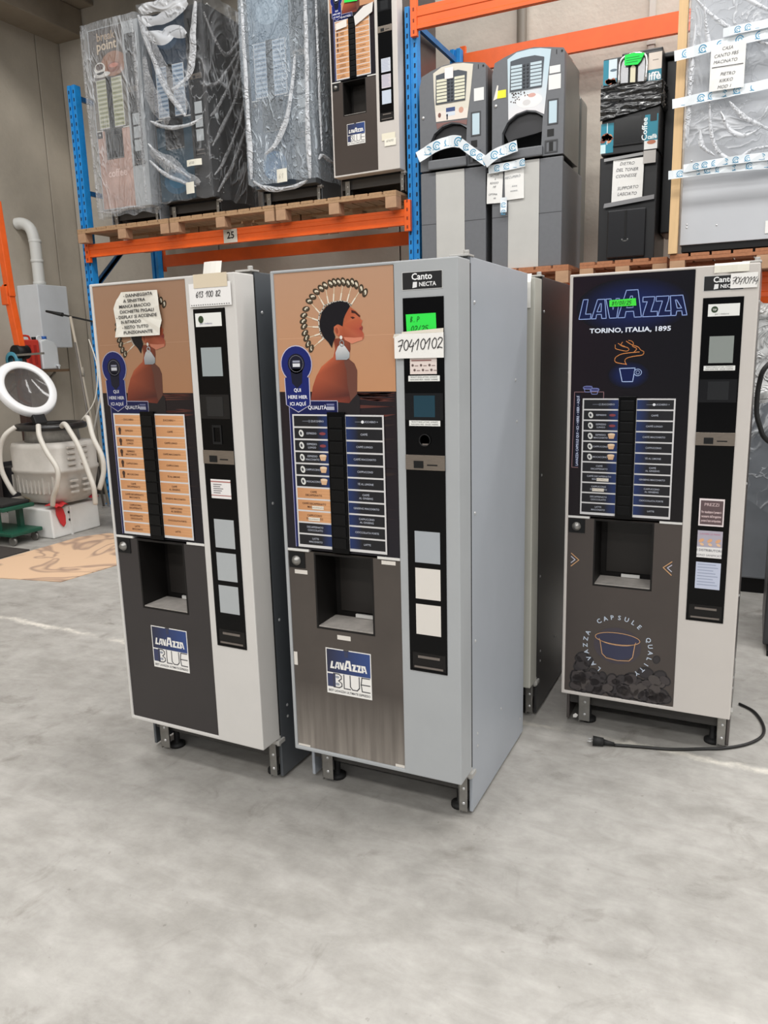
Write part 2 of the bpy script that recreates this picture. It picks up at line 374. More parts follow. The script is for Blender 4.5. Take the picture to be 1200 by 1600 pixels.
# ------------------------------------------------------------------ pallets
WOOD = mat('pallet_wood', (172, 138, 104), .8, var=.28, scale=5, bump=.2, stretch=(6, 1, 6)); WOOD2 = mat('pallet_block', (178, 142, 112), .85, var=.2, scale=8, bump=.2)
WOODR = mat('pallet_wood_red', (168, 112, 78), .8, var=.25, scale=5, bump=.2, stretch=(6, 1, 6))
def pallet(x, y, z, wood, label, wx=1.17, dy=.98):
    r = empty('pallet', (x, y, z)); tag(r, label, 'pallet', 'wooden pallets on the rack')
    n = max(4, round(wx/.132)); bw = wx/n-.014; pit = (wx-bw)/(n-1)
    bd = MB().box(0, bw, 0, dy, .112, .134).mesh('board', wood, .002)
    for k in range(n): place('deck_board', bd, r, (k*pit, 0, random.uniform(-.001, .001)))
    st = MB().box(0, wx, 0, .1, .09, .1118).mesh('stringer', wood, .002)
    bk = MB().box(0, .1, 0, .1, 0, .0898).mesh('block', WOOD2, .003)
    for yy in (0, dy/2-.05, dy-.1):
        place('stringer_board', st, r, (0, yy, 0))
        for xx in (0, wx/2-.05, wx-.1): place('block', bk, r, (xx, yy, 0))
    return r
ZL = 2.727; ZR = 2.045
pallet(-6.33, 6.15, ZL, WOOD, 'wooden pallet under the two film wrapped machines at the rack end')
pallet(-5.14, 6.15, ZL, WOOD, 'wooden pallet above the plate numbered 25')
pallet(-3.95, 6.15, ZL, WOOD, 'wooden pallet under the unwrapped coffee machine with beige menu')
pallet(-2.56, 6.15, ZR, WOODR, 'reddish wooden pallet under the two grey arched machines', 1.2)
pallet(-1.27, 6.12, ZR, WOODR, 'reddish wooden pallet under the black coffee machine', .62)
pallet(-.62, 6.0, ZR, WOODR, 'reddish wooden pallet under the grey cabinet with the plank', 1.2)
ZLT = ZL+.136; ZRT = ZR+.136
# ------------------------------------------------------------------ printed artwork of the tall coffee vending machines
def letter_polys(k):
    def A(bl, br, tl, tr, h):
        w = br-bl
        return [(bl,0),(tl,h),(tr,h),(br,0),(br-.3*w,0),(br-.34*w,.22*h),(bl+.34*w,.22*h),(bl+.3*w,0)], [(bl+.36*w,.36*h),(br-.36*w,.36*h),((tl+tr)/2+.02*w,.78*h),((tl+tr)/2-.06*w,.78*h)]
    def Z(bl, br, tl, tr, h): 
        w = br-bl
        return [(tl,h),(tr,h),(tr-.002,.76*h),(bl+.55*w,.25*h),(br,.25*h),(br,0),(bl,0),(bl+.004,.26*h),(tr-.5*w,.76*h),(tl,.76*h)], None
    h = .068
    return [([(.036,0),(.051,.07),(.068,.07),(.060,.018),(.080,.018),(.078,0)], None), A(.082,.135,.102,.128,h),
            ([(.132,h),(.150,h),(.158,.03),(.168,h),(.180,h),(.172,0),(.147,0)], None), A(.176,.258,.203,.243,.095),
            Z(.262,.312,.261,.301,h), Z(.314,.357,.306,.349,h), A(.359,.411,.353,.394,h)]
LET = letter_polys(0)
def lavazza(P, x0, z0, width, fill, hole, L, outline=None, ow=.002):
    s = width/.375
    T = lambda p: (x0+(p[0]-.036)*s, z0+p[1]*s)
    for body, inner in LET:
        if fill: P.poly([T(p) for p in body], fill, L)
        if inner: P.poly([T(p) for p in inner], hole, L+1)
        if outline:
            P.line([T(p) for p in body], ow, outline, L+2, True)
            if inner: P.line([T(p) for p in inner], ow, outline, L+2, True)
def blue_logo(P, x0, x1, z0, z1, L=1):
    w, h = x1-x0, z1-z0; B = (44, 70, 128); D = (38, 40, 62)
    P.rect(x0, x1, z0, z1, WHITE, L); b = .02*w
    P.grad(x0+b, x1-b, z0+.47*h, z1-b, D, B, L+1)
    P.rect(x0+.4*w, x0+.52*w, z1-b, z1, (58, 54, 52), L+2); P.rect(x0+.42*w, x0+.50*w, z1-.16*h, z1-b, (52, 58, 84), L+2)
    lavazza(P, x0+.09*w, z0+.56*h, .82*w, WHITE, (44, 60, 110), L+3)
    P.rect(x0+b, x0+.2*w, z0+.15*h, z0+.44*h, (52, 58, 92), L+1)
    k = (60, 60, 66); lw = .008*w/.17*.3
    zb, zt = z0+.15*h, z0+.45*h
    P.line([(x0+.16*w,zb),(x0+.16*w,zt),(x0+.28*w,zt),(x0+.33*w,zt-.04*h),(x0+.33*w,zt-.1*h),(x0+.27*w,(zb+zt)/2),(x0+.34*w,zb+.1*h),(x0+.34*w,zb+.04*h),(x0+.28*w,zb),(x0+.16*w,zb)], .0035, k, L+2)
    P.ell(x0+.245*w, zt-.07*h, .045*w, .028*h, (150, 155, 165), L+2, 10); P.ell(x0+.245*w, zb+.075*h, .045*w, .03*h, (150, 155, 165), L+2, 10)
    P.line([(x0+.39*w,zt),(x0+.39*w,zb),(x0+.53*w,zb)], .0035, k, L+2)
    P.line([(x0+.53*w,zt),(x0+.53*w,zb+.06*h),(x0+.58*w,zb),(x0+.68*w,zb),(x0+.73*w,zb+.06*h),(x0+.73*w,zt)], .0035, k, L+2)
    P.line([(x0+.96*w,zt),(x0+.79*w,zt),(x0+.77*w,(zb+zt)/2),(x0+.79*w,zb),(x0+.96*w,zb)], .0035, k, L+2); P.line([(x0+.79*w,(zb+zt)/2),(x0+.96*w,(zb+zt)/2)], .0035, k, L+2)
    P.text('BEST LAVAZZA ULTIMATE ESPRESSO', x0+.5*w, z0+.045*h, .05*h/.72, (40, 40, 48), L+1, bold=.02, width=.93*w)

bust=[(.129,1.415),(.138,1.457),(.153,1.491),(.173,1.52),(.2,1.539),(.217,1.549),(.225,1.573),(.22,1.605),(.261,1.607),(.279,1.589),(.279,1.571),(.271,1.543),(.291,1.528),(.3,1.507),(.297,1.435),(.268,1.406),(.228,1.409)]
shade=[(.254,1.536),(.271,1.543),(.291,1.528),(.3,1.507),(.297,1.435),(.274,1.413),(.264,1.464),(.263,1.504)]
face=[(.281,1.699),(.301,1.686),(.316,1.672),(.316,1.661),(.324,1.656),(.319,1.644),(.324,1.636),(.321,1.626),(.327,1.616),(.327,1.605),(.322,1.598),(.302,1.594),(.285,1.589),(.261,1.602),(.237,1.612),(.225,1.626),(.223,1.64),(.234,1.647),(.255,1.646),(.264,1.674)]
jaw=[(.257,1.609),(.294,1.606),(.322,1.607),(.322,1.598),(.301,1.593),(.285,1.588),(.261,1.6)]
hair=[(.283,1.7),(.274,1.712),(.249,1.717),(.225,1.714),(.199,1.703),(.182,1.685),(.174,1.66),(.174,1.635),(.186,1.61),(.202,1.595),(.214,1.577),(.219,1.594),(.228,1.61),(.222,1.626),(.224,1.642),(.238,1.649),(.255,1.641),(.259,1.664),(.269,1.681)]
cloth=[(.228,1.409),(.268,1.406),(.297,1.435),(.307,1.424),(.305,1.347),(.225,1.345)]
tips=[(.139,1.577),(.128,1.591),(.123,1.61),(.118,1.626),(.116,1.646),(.114,1.662),(.117,1.68),(.126,1.699),(.139,1.722),(.152,1.735),(.166,1.749),(.183,1.758),(.198,1.766),(.217,1.77),(.231,1.773),(.246,1.773),(.262,1.773),(.278,1.768),(.293,1.769),(.306,1.762),(.322,1.749),(.335,1.737)]
roots=[(.186,1.608),(.18,1.613),(.176,1.622),(.174,1.628),(.172,1.642),(.171,1.646),(.17,1.662),(.173,1.678),(.177,1.683),(.186,1.695),(.193,1.705),(.199,1.708),(.208,1.71),(.218,1.714),(.225,1.714),(.239,1.717),(.249,1.716),(.258,1.716),(.272,1.712),(.28,1.708),(.286,1.704),(.286,1.702)]
def poster_sun(P):
    P.grad(.012, .43, 1.442, 1.812, (188, 138, 102), (180, 142, 116), 0, True)
    P.grad(.012, .43, .917, 1.442, (28, 26, 33), (36, 28, 31), 0, True)
    for k in range(26):
        z = 1.437-.4*(random.random()**2.2); x = random.uniform(.24, .36)
        P.poly([(x, z), (x+.03, z+.002), (.428, z+random.uniform(-.004, .004)), (x+.04, z-.004)], (92, 52, 46) if z > 1.36 else (48, 38, 37), 1)
    P.line([(.02,1.61),(.428,1.612)], .0015, (206, 160, 128), 1)
    sk = (178, 92, 62)
    P.poly(bust, [(120,56,44),(150,72,50),(168,84,58),(186,98,66),(192,104,72),(180,92,64),(150,72,50),(120,60,44),(140,72,52),(120,62,46),(110,56,42),(110,56,42),(96,52,44),(80,46,42),(70,42,40),(110,52,42),(130,60,46)], 2)
    P.poly(shade, (104, 66, 56), 3)
    P.poly(face, [(170,88,60),(178,92,62),(190,104,74),(180,94,66),(198,112,82),(176,88,62),(170,80,66),(168,78,60),(184,98,72),(190,106,84),(172,92,70),(150,76,56),(130,64,48),(150,74,52),(176,94,66),(188,104,76),(190,106,78),(186,100,70),(176,92,62),(172,90,60)], 4)
    P.poly(jaw, (206, 130, 104), 5); P.poly(hair, (24, 22, 27), 5)
    P.poly([(.287,1.689),(.301,1.684),(.317,1.67),(.314,1.666),(.299,1.678),(.287,1.68)], (62, 36, 30), 5); P.poly([(.282,1.668),(.292,1.669),(.299,1.665),(.29,1.662)], (70, 40, 34), 5)
    P.poly([(.313,1.635),(.323,1.64),(.324,1.634),(.321,1.626),(.313,1.63)], (140, 60, 56), 5)
    P.ell(.235, 1.629, .009, .016, (190, 104, 74), 6, 12, .2); P.ell(.234, 1.629, .005, .010, (150, 76, 54), 7, 10, .2)
    P.poly(cloth, (38, 34, 36), 4)
    P.poly([(.227,1.54),(.226,1.562),(.235,1.58),(.247,1.59),(.26,1.582),(.276,1.561),(.275,1.546),(.265,1.54)], [(150,154,158),(190,192,194),(200,200,200),(210,210,208),(206,206,206),(176,180,184),(150,156,160),(160,164,168)], 6)
    P.ring(.25, 1.59, .007, .009, .003, (200, 202, 204), 7, 12); P.ell(.248, 1.608, .005, .006, (224, 220, 214), 7, 10)
    P.line([(r[0], r[1]) for r in roots], .004, (190, 186, 176), 4)
    for i, (a, b) in enumerate(zip(roots, tips)):
        ang = math.atan2(b[1]-a[1], b[0]-a[0])
        if i % 2 == 0: P.line([a, b], .0022, (218, 204, 176), 2); P.line([a, (a[0]*.6+b[0]*.4, a[1]*.6+b[1]*.4)], .0045, (224, 214, 196), 3)
        P.ell(b[0], b[1], .014, .0088, (66, 56, 44), 3, 12, ang+.5); P.ell(b[0]+.001, b[1]+.001, .0075, .0042, (212, 202, 182), 4, 10, ang+.9); P.ell(b[0]-.004*math.cos(ang), b[1]-.004*math.sin(ang), .003, .0055, (90, 80, 66), 5, 8, ang-.6)
    # navy capsule badge and frame
    def badge(o, c, L):
        q = [(.081+(.056+o)*math.cos(t), 1.53+(.056+o)*math.sin(t)) for t in [(-.82+(PI+1.64)*k/20) for k in range(21)]]
        P.poly(q+[(.036-o,1.486),(.038-o,1.4),(.081,1.378-o),(.125+o,1.4),(.125+o,1.486)], c, L)
    P.rect(.046, .058, .925, 1.395, (26, 32, 84), 1); P.line([(.046,.925),(.046,1.395)], .002, (160, 160, 200), 2)
    P.rect(.056, .225, 1.37, 1.413, (22, 28, 76), 2); P.line([(.127,1.413),(.226,1.413),(.226,1.376)], .002, (190, 190, 215), 3)
    badge(.003, (190, 186, 206), 5); badge(0, (26, 36, 104), 6)
    P.ell(.081, 1.531, .032, .032, (24, 25, 42), 7, 20); P.poly([(.058,1.515),(.104,1.515),(.1,1.47),(.081,1.452),(.062,1.47)], (24, 26, 44), 7)
    P.ring(.081, 1.531, .026, .026, .0015, (120, 120, 130), 8); P.rect(.068, .095, 1.521, 1.532, (215, 216, 222), 8); P.rect(.068, .095, 1.535, 1.541, (150, 152, 170), 8)
    for t, z in (('QUI', 1.442), ('HERE HIER', 1.42), ('ICI AQUÍ', 1.398)): P.text(t, .081, z, .0155, (232, 232, 240), 8, bold=.02)
    P.text('QUALITÀ', .152, 1.386, .0165, (225, 225, 235), 3, bold=.02); P.rect(.186, .214, 1.384, 1.395, (170, 172, 190), 3); P.rect(.186, .214, 1.398, 1.404, (110, 114, 150), 3)
def poster_neon(P):
    P.poly([(.012,.917),(.43,.917),(.43,1.812),(.012,1.812)], [(24,18,22),(18,15,18),(16,15,22),(28,17,27)], 0)
    P.glow(.225, 1.7, .2, .1, (24, 40, 96), (17, 15, 21), 1)
    lavazza(P, .036, 1.66, .375, (17, 26, 68), (15, 20, 50), 3, (150, 172, 226), .0026)
    P.text('TORINO, ITALIA, 1895', .218, 1.609, .023, (226, 232, 244), 2, bold=.025, width=.284)
    o = (226, 146, 84)
    P.line([(0.170,1.564),(0.172,1.551),(0.190,1.545),(0.211,1.541),(0.219,1.547),(0.212,1.554),(0.195,1.559),(0.181,1.569)], .0026, o, 2, sub=5)
    P.line([(0.209,1.576),(0.227,1.564),(0.250,1.555),(0.260,1.544),(0.271,1.537),(0.266,1.526),(0.237,1.522),(0.213,1.516),(0.206,1.506),(0.212,1.493)], .0026, o, 2, sub=5)
    P.line([(0.255,1.537),(0.224,1.535),(0.194,1.531),(0.176,1.522),(0.170,1.512),(0.176,1.501),(0.210,1.494)], .0026, o, 2, sub=5)
    P.line([(0.217,1.579),(0.229,1.575),(0.234,1.566),(0.231,1.558),(0.246,1.549),(0.237,1.537)], .0026, o, 2, sub=5)
    P.line([(0.195,1.573),(0.191,1.564),(0.203,1.558)], .0026, o, 2, sub=5)
    P.glow(.22, 1.455, .075, .05, (22, 40, 96), (17, 15, 20), 1); P.poly([(.188,1.479),(.243,1.48),(.236,1.431),(.199,1.431)], (17, 28, 74), 2)
    P.line([(.188,1.479),(.243,1.48),(.236,1.431),(.199,1.431)], .0026, (176, 196, 236), 3, True); P.ring(.253, 1.464, .013, .012, .0024, (176, 196, 236), 3); P.ring(.253, 1.464, .006, .006, .002, (176, 196, 236), 3)
    P.line([(.045,1.107),(.022,1.107),(.026,1.394),(.134,1.394),(.134,1.366)], .002, (150, 116, 120), 2)
    for x, z in ((.075, 1.402), (.1, 1.394)):
        P.ell(x, z+.008, .018, .006, (70, 72, 120), 3, 14, .25); P.ring(x, z+.008, .017, .006, .0016, (150, 160, 220), 4, 14); P.line([(x-.014,z+.006),(x-.01,z-.008),(x+.01,z-.008),(x+.014,z+.006)], .0016, (150, 160, 220), 4)
    P.rect(.032, .048, 1.11, 1.385, (18, 22, 48), 3); P.text('LAVAZZA CAPSULE QUI • ICI • HERE • HIER • AQUÍ', .045, 1.247, .0125, (196, 204, 228), 4, rot=PI/2, bold=.02, width=.265)
def poster_break(P):
    P.poly([(.012,.917),(.43,.917),(.43,1.812),(.012,1.812)], [(120,112,100),(110,104,94),(66,54,46),(70,60,54)], 0)
    P.text('break', .23, 1.71, .1, (172, 148, 122), 1, bold=.02); P.text('point', .23, 1.625, .12, (206, 186, 160), 1, bold=.02)
    P.ell(.3, 1.49, .16, .11, (150, 104, 76), 1); P.ell(.12, 1.47, .07, .055, (226, 222, 214), 2); P.ell(.12, 1.485, .05, .03, (96, 80, 74), 3); P.ell(.14, 1.415, .11, .025, (214, 210, 204), 2); P.ell(.3, 1.46, .09, .045, (132, 78, 56), 3); P.ell(.3, 1.475, .06, .02, (190, 110, 84), 4)
def poster_plain(c0, c1):
    def f(P):
        P.grad(.012, .43, .917, 1.812, c0, c1, 0, True); P.ell(.22, 1.6, .12, .1, tuple(min(255, v+26) for v in c1), 1)
    return f
def beans(P):
    P.grad(.016, .432, .19, .91, (46, 42, 44), (66, 58, 56), 0, True)
    rnd = random.Random(3)
    for k in range(120):
        x = rnd.uniform(.045, .4); z = .19+abs(rnd.gauss(0, .075))
        if z > .42 or (.12 < x < .32 and z > .29): continue
        z = max(z, .215); rr = rnd.uniform(.014, .028); a = rnd.uniform(0, 3); P.ell(x, z, rr*1.25, rr*1.0, (34, 31, 33), 1, 12, a); P.ell(x, z, rr, rr*.75, rnd.choice([(62,56,56), (52,47,48), (72,66,64), (46,42,44)]), 2+k % 3, 12, a)
    P.ell(.215, .405, .09, .075, (64, 58, 66), 1, 24); P.ell(.215, .435, .085, .022, (50, 50, 72), 5, 24)
    P.poly([(.149,.413),(.282,.412),(.274,.365),(.219,.345),(.158,.365)], (50, 52, 76), 5)
    P.ring(.215, .435, .085, .024, .0026, (206, 160, 116), 6, 28); P.line([(.149,.42),(.158,.366),(.175,.35),(.219,.345),(.262,.35),(.275,.366),(.282,.42)], .0026, (206, 160, 116), 6); P.ring(.215, .428, .07, .02, .002, (206, 160, 116), 6, 16, PI, 2*PI)
    def arc(t, a0, a1, r=.116):
        for i, ch in enumerate(t):
            a = a0+(a1-a0)*i/(len(t)-1); P.text(ch, .216+r*math.cos(a), .4+r*math.sin(a)*.98, .025, (190, 200, 214), 6, rot=a-PI/2, bold=.02)
    R = math.radians
    arc('CAPSULE', R(126), R(50)); arc('QUALITY', R(22), R(-52)); arc('LAVAZZA', R(236), R(158))
    for x, d in ((.04, 1), (.39, -1)):
        P.line([(x-.012*d,.765),(x+.018*d,.74),(x-.012*d,.713)], .003, (208, 160, 112), 2); P.line([(x-.012*d,.752),(x+.003*d,.74),(x-.012*d,.727)], .003, (200, 200, 215), 2)
LEFT = ['− ZUCCHERO', 'ESPRESSO', 'ESPRESSO|LUNGO', 'ESPRESSO|MACCHIATO', 'CAPPUCCINO', 'MOCACCINO', 'CAFFÈ|DECAFFEINATO', 'CAFFÈ DECAFFEINATO|MACCHIATO', 'CAPPUCCINO|DECAFFEINATO', 'DECAFFEINATO|CIOCCOLATO', 'LATTE|MACCHIATO']
RIGHT = ['ZUCCHERO +', 'CAFFÈ', 'CAFFÈ LUNGO', 'CAFFÈ MACCHIATO', 'CAPPUCCINO', 'TÈ AL LIMONE', 'CAFFÈ|AL GINSENG', 'GINSENG MACCHIATO', 'CAPPUCCINO|AL GINSENG', 'CIOCCOLATA FORTE', 'LATTE']
TAN = (206, 152, 106)
def label_print(row, side, style, u0, u1, z0, z1, sticker=None):
    P = Print(); c = (u0+u1)/2; h = z1-z0; t = (LEFT if side == 0 else RIGHT)[row]
    tan = style == 'tan'
    if tan:
        P.grad(u0, u1, z0, z1, (194, 138, 94), (212, 158, 112)); ink = (78, 48, 34)
        for k in range(3): P.rect(u0, u1, z0+h*(.15+.3*k), z0+h*(.2+.3*k), (200, 146, 100), 1)
    elif style == 'green': P.rect(u0, u1, z0, z1, (176, 176, 140)); P.rect(u0+.01, u1-.01, z0+h*.3, z0+h*.7, (130, 132, 104), 1); return P
    elif style == 'ice': P.rect(u0, u1, z0, z1, (150, 168, 186)); P.rect(u0+.01, u1-.01, z0+h*.35, z0+h*.65, (92, 108, 128), 1); return P
    else:
        a, b = (12, 12, 19), (18, 44, 98)
        if side == 0: P.rect(u0, u1-.04, z0, z1, a); P.grad(u1-.04, u1, z0, z1, a, b)
        else: P.grad(u0, u0+.045, z0, z1, b, a); P.rect(u0+.045, u1, z0, z1, a)
        ink = (170, 174, 186)
    dx = 0
    if side == 0 and 1 <= row <= 5:
        if tan: P.ell(u0+.02, z0+h*.6, .007, .009, (60, 38, 28), 2, 10); P.rect(u0+.016, u0+.024, z0+h*.1, z0+h*.5, (60, 38, 28), 2)
        else:
            P.ell(u0+.026, z0+h*.5, .009, .012, (214, 214, 210), 2, 12, .3); P.ell(u0+.025, z0+h*.5, .004, .006, (60, 60, 66), 3, 8, .3)
            if row < 3: P.ell(u1-.02, z0+h*.5, .012, .005, (130, 56, 62), 2, 10)
            else: P.poly([(u1-.035,z0+h*.75),(u1-.008,z0+h*.75),(u1-.013,z0+h*.25),(u1-.03,z0+h*.25)], (208, 170, 134), 2); P.ell(u1-.021, z0+h*.74, .013, .004, (226, 200, 170), 3, 10)
        dx = .002
    if row == 0 and not tan: P.line([(c-.03, z0+h*.5), (c-.004, z0+h*.5)], .0015, (120, 124, 136), 2); P.ell(c-.004, z0+h*.5, .005, .005, (226, 226, 230) if side else (90, 94, 104), 3, 10)
    T = t.split('|'); sz = .0088
    for k, s in enumerate(T):
        zz = z0+h*(.42 if len(T) == 1 else (.56 if k == 0 else .24))
        P.text(s, c+dx+(.022 if row == 0 and not tan else 0), zz, sz, ink, 2, bold=.015)
    if sticker: P.rect(c-.02+sticker, c+.024+sticker, z0+h*.12, z0+h*.45, (230, 222, 208), 4); P.text('DECAFFEINATO', c+.002+sticker, z0+h*.22, .006, (90, 80, 70), 5)
    return P

# ------------------------------------------------------------------ the tall coffee vending machine
W, TD, DD, ZB, ZT, HH = .634, .11, .631, .172, 1.821, 1.83
STEEL = mat('zinc_steel', (150, 148, 144), .38, .8, var=.2, scale=20); RUB = mat('rubber_black', (22, 22, 22), .7)
BLK = mat('panel_black', (5, 5, 6), .2, spec=.16); BLKM = mat('black_matte', (16, 16, 17), .55, spec=.3); SCREW = mat('screw_zinc', (205, 205, 205), .35, .6)
SLOTM = mat('brushed_bronze_steel', (138, 128, 118), .35, .75, var=.15, scale=40, stretch=(1, 1, 12)); NICHE = mat('niche_dark', (24, 22, 21), .5, spec=.25); NICHEF = mat('niche_tray', (166, 160, 154), .5, var=.2, scale=30)
LOWER = mat('smoked_panel', (66, 58, 54), .3, var=.12, scale=3, coat=.2)
def dusty():
    m = mat('smoked_panel_dusty', (74, 67, 62), .42, var=.14, scale=5); nt = m.node_tree; b = nt.nodes['Principled BSDF']; N = nt.nodes.new; L = nt.links.new
    src = b.inputs['Base Color'].links[0].from_socket
    tc = N('ShaderNodeTexCoord'); mp = N('ShaderNodeMapping'); mp.inputs['Scale'].default_value = (28, 1, 1.6); L(tc.outputs['Object'], mp.inputs[0])
    n = N('ShaderNodeTexNoise'); n.inputs['Scale'].default_value = 1.6; n.inputs['Detail'].default_value = 7; L(mp.outputs[0], n.inputs[0])
    sx = N('ShaderNodeSeparateXYZ'); L(tc.outputs['Object'], sx.inputs[0])
    r = N('ShaderNodeMapRange'); L(sx.outputs[2], r.inputs[0]); r.inputs[1].default_value = .44; r.inputs[2].default_value = .2; r.inputs[3].default_value = 0; r.inputs[4].default_value = .75
    mu = N('ShaderNodeMath'); mu.operation = 'MULTIPLY'; L(r.outputs[0], mu.inputs[0]); L(n.outputs[0], mu.inputs[1])
    x = N('ShaderNodeMix'); x.data_type = 'RGBA'; L(mu.outputs[0], x.inputs[0]); L(src, x.inputs[6]); x.inputs[7].default_value = (*lin((178, 170, 160)), 1); L(x.outputs[2], b.inputs['Base Color'])
    return m
LOWER_D = dusty()
def screw_mesh():
    return MB().lathe([(0, -.003), (.004, -.0025), (.006, 0)], 10, axis='y').mesh('screw', SCREW)
SCR = screw_mesh()
def canto(x, y, yaw, z0, label, door, side, poster, lstyle, lower=None, lowerprint=None, full=True, cards=None, group=None, tan_rows=(), stickers={}, tone=1.):
    r = empty('vending_machine', (x, y, z0), yaw); tag(r, label, 'vending machine', group)
    # cabinet
    MB().box(.014, W-.014, .16, TD+DD-.01, .12, HH-.012).build('cabinet', mat('cabinet_inside', (60, 60, 62), .7), r)
    MB().box(.0125, W-.0125, TD+.002, TD+DD, HH-.012, HH-.001).build('top_panel', door, r, bev=.002)
    MB().box(.0125, W-.0125, TD+DD-.0095, TD+DD, .1, HH-.0125).build('back_panel', side, r)
    sm = MB().box(0, .012, TD, TD+DD, .012, HH).mesh('side_panel', side, .0025)
    for u in (0, W-.012):
        sp = place('side_panel', sm, r, (u, 0, 0))
        if u > 0:
            for v, z in ((.03, 1.7), (.03, 1.05), (.03, .62), (.05, .28), (.05, .235), (.32, .25), (.48, 1.45), (.5, 1.3), (.58, .09)):
                place('screw', SCR, sp, (.0125, TD+v, z), (0, 0, PI/2))
    MB().plate(.0125, W-.0125, TD+.005, TD+.02, .085, .16, []).build('kick_rail', mat('kick_rail', (70, 68, 66), .6, .3), r)
    for u, uw in ((.055, .045), (W-.043, .03)):
        f = MB().box(u, u+.004, .09, .14, .012, .15).box(u, u+uw, .09, .094, .02, .15).build('foot_bracket', STEEL, r, bev=.0015)
        for z in (.05, .105): place('screw', SCR, f, (u+uw/2+.002, .0895, z))
    for u, v in ((.085, .15), (W-.06, .15), (.085, .66), (W-.06, .66)):
        MB().lathe([(0, 0), (.032, 0), (.032, .012), (.02, .018), (.012, .02), (.012, .125)], 16, (u, v, 0)).build('levelling_foot', RUB, r)
    # door shell with the window for the two front panels
    holes = [(.012, .432, .186, 1.812)]
    d = MB().plate(0, W, 0, TD-.006, ZB, ZT, holes).build('door', door, r, bev=.004)
    MB().box(.01, W-.01, .07, .1, ZB+.01, ZT-.01).box(0, 0, 0, 0, 0, 0).build('door_back', MATS['cabinet_inside'], d) if False else None
    MB().box(W-.004, W, TD-.0055, TD-.0005, ZB+.01, ZT-.01).build('door_gasket', RUB, d)
    MB().box(W-.06, W+.002, .085, .135, HH, HH+.006).cyl((W-.012, .105, HH+.005), (W-.012, .105, HH+.018), .009, 12).build('hinge', mat('hinge_grey', (178, 176, 172), .45, .3), d, bev=.0015)
    MB().box(W-.035, W+.008, .085, .125, .152, .168).cyl((W-.008, .105, .14), (W-.008, .105, .18), .009, 10).build('hinge', MATS['hinge_grey'], d, bev=.0015)
    # upper panel with artwork
    up_ = MB().box(.0125, .4315, .004, .02, .9175, 1.8115).build('poster_panel', BLKM, r)
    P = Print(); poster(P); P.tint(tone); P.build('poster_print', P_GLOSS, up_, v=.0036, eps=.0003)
    # selection board: 22 labels and 11 buttons
    MB().box(.058, .388, -.0005, .0005, .926, 1.37).build('label_frame', mat('label_frame', (206, 204, 204), .5), up_)
    MB().box(.19, .254, -.006, .0, .917, 1.378).build('button_strip', BLK, up_, bev=.0015)
    bt = MB().box(.198, .246, -.009, -.005, 0, .034).mesh('button', mat('button_black', (9, 9, 10), .4, spec=.2), .002)
    pitch = (1.365-.93)/11
    for k in range(11):
        z1 = 1.365-k*pitch; zz = z1-pitch+.0055
        if full: place('button', bt, up_, (0, 0, z1-.036))
        for s, (a, b) in enumerate(((.0635, .189), (.255, .3825))):
            st = 'tan' if (lstyle == 'night' and s == 0 and k in tan_rows) else lstyle
            label_print(k, s, st, a, b, zz, z1, stickers.get((s, k))).build('menu_label', P_SATIN, up_, v=-.0008, eps=.0003)
    # lower panel with dispensing niche
    n = (.113, .334, .642, .9085)
    lo = MB().plate(.0125, .4315, .004, .02, .1865, .909, [n]).build('front_panel', lower or LOWER, r)
    [MB().box(a, b, .0005, .02, .9092, .9172).build('divider_strip', mat('strip_white', (214, 212, 208), .5), r) for a, b in ((.0125, .095), (.352, .4315))]
    dp = .14
    MB().plate(n[0], n[1], .003, dp, n[2], n[3], [(n[0]+.006, n[1]-.006, n[2]+.006, n[3]-.006)]).box(n[0], n[1], dp-.004, dp, n[2], n[3]).build('dispensing_niche', NICHE, lo)
    MB().box(n[0]+.007, n[1]-.007, .006, .125, n[2]+.006, n[2]+.01).build('cup_tray', NICHEF, lo)
    MB().box(n[0]+.03, n[1]-.02, .126, dp-.004, n[2]+.03, n[3]-.01).build('niche_back', mat('niche_back', (40, 37, 35), .35, spec=.3), lo)
    MB().box(n[0]+.09, n[1]-.06, .118, .126, n[2]+.012, n[2]+.024).build('cup_rest', mat('strip_white', (0, 0, 0)), lo)
    MB().box(.016, .078, .001, .006, .85, .905).build('lock_plate', BLKM, lo)
    MB().lathe([(.017, 0), (.017, -.004), (.012, -.006), (.010, -.014), (0, -.014)], 18, (.046, .001, .876), 'y').build('lock', STEEL, lo)
    P = Print()
    if lowerprint: lowerprint(P)
    else: blue_logo(P, .143, .316, .412, .577)
    if lowerprint is beans:
        for q in list(P.P):
            if q[2] == 0: P.P.remove(q)
    P.build('panel_print', P_SATIN, lo, v=.0036, eps=.0003)
    # control column
    c = MB().plate(.461, .59, -.003, .003, .548, 1.714, [(.4695, .584, .555, .612)]).build('control_column', BLK, r, bev=.001)
    MB().box(.468, .586, -.0012, -.0002, .553, .614).build('coin_tray_back', NICHE, c); [MB().box(*q).build('coin_tray_flap', mat('tray_flap', (120, 112, 106), .4, .4), c) for q in ((.477, .576, -.004, -.0012, .56, .566), (.49, .565, -.004, -.0012, .594, .602))]
    MB().box(.461, .59, -.0055, -.003, 1.205, 1.251).build('coin_slot_plate', SLOTM, c, bev=.0008)
    MB().box(.489, .52, -.0075, -.0054, 1.211, 1.233).box(.532, .566, -.0062, -.0054, 1.219, 1.223).build('coin_slot', BLKM, c)
    MB().box(.464, .586, -.0045, -.003, 1.357, 1.437).build('display_surround', mat('display_surround', (18, 18, 20), .15, spec=.4), c)
    MB().box(.492, .56, -.0052, -.0045, 1.366, 1.43).build('display', mat('display_teal', (24, 58, 72), .2) if lstyle == 'night' and poster is poster_sun else mat('display_off', (30, 31, 33), .2), c)
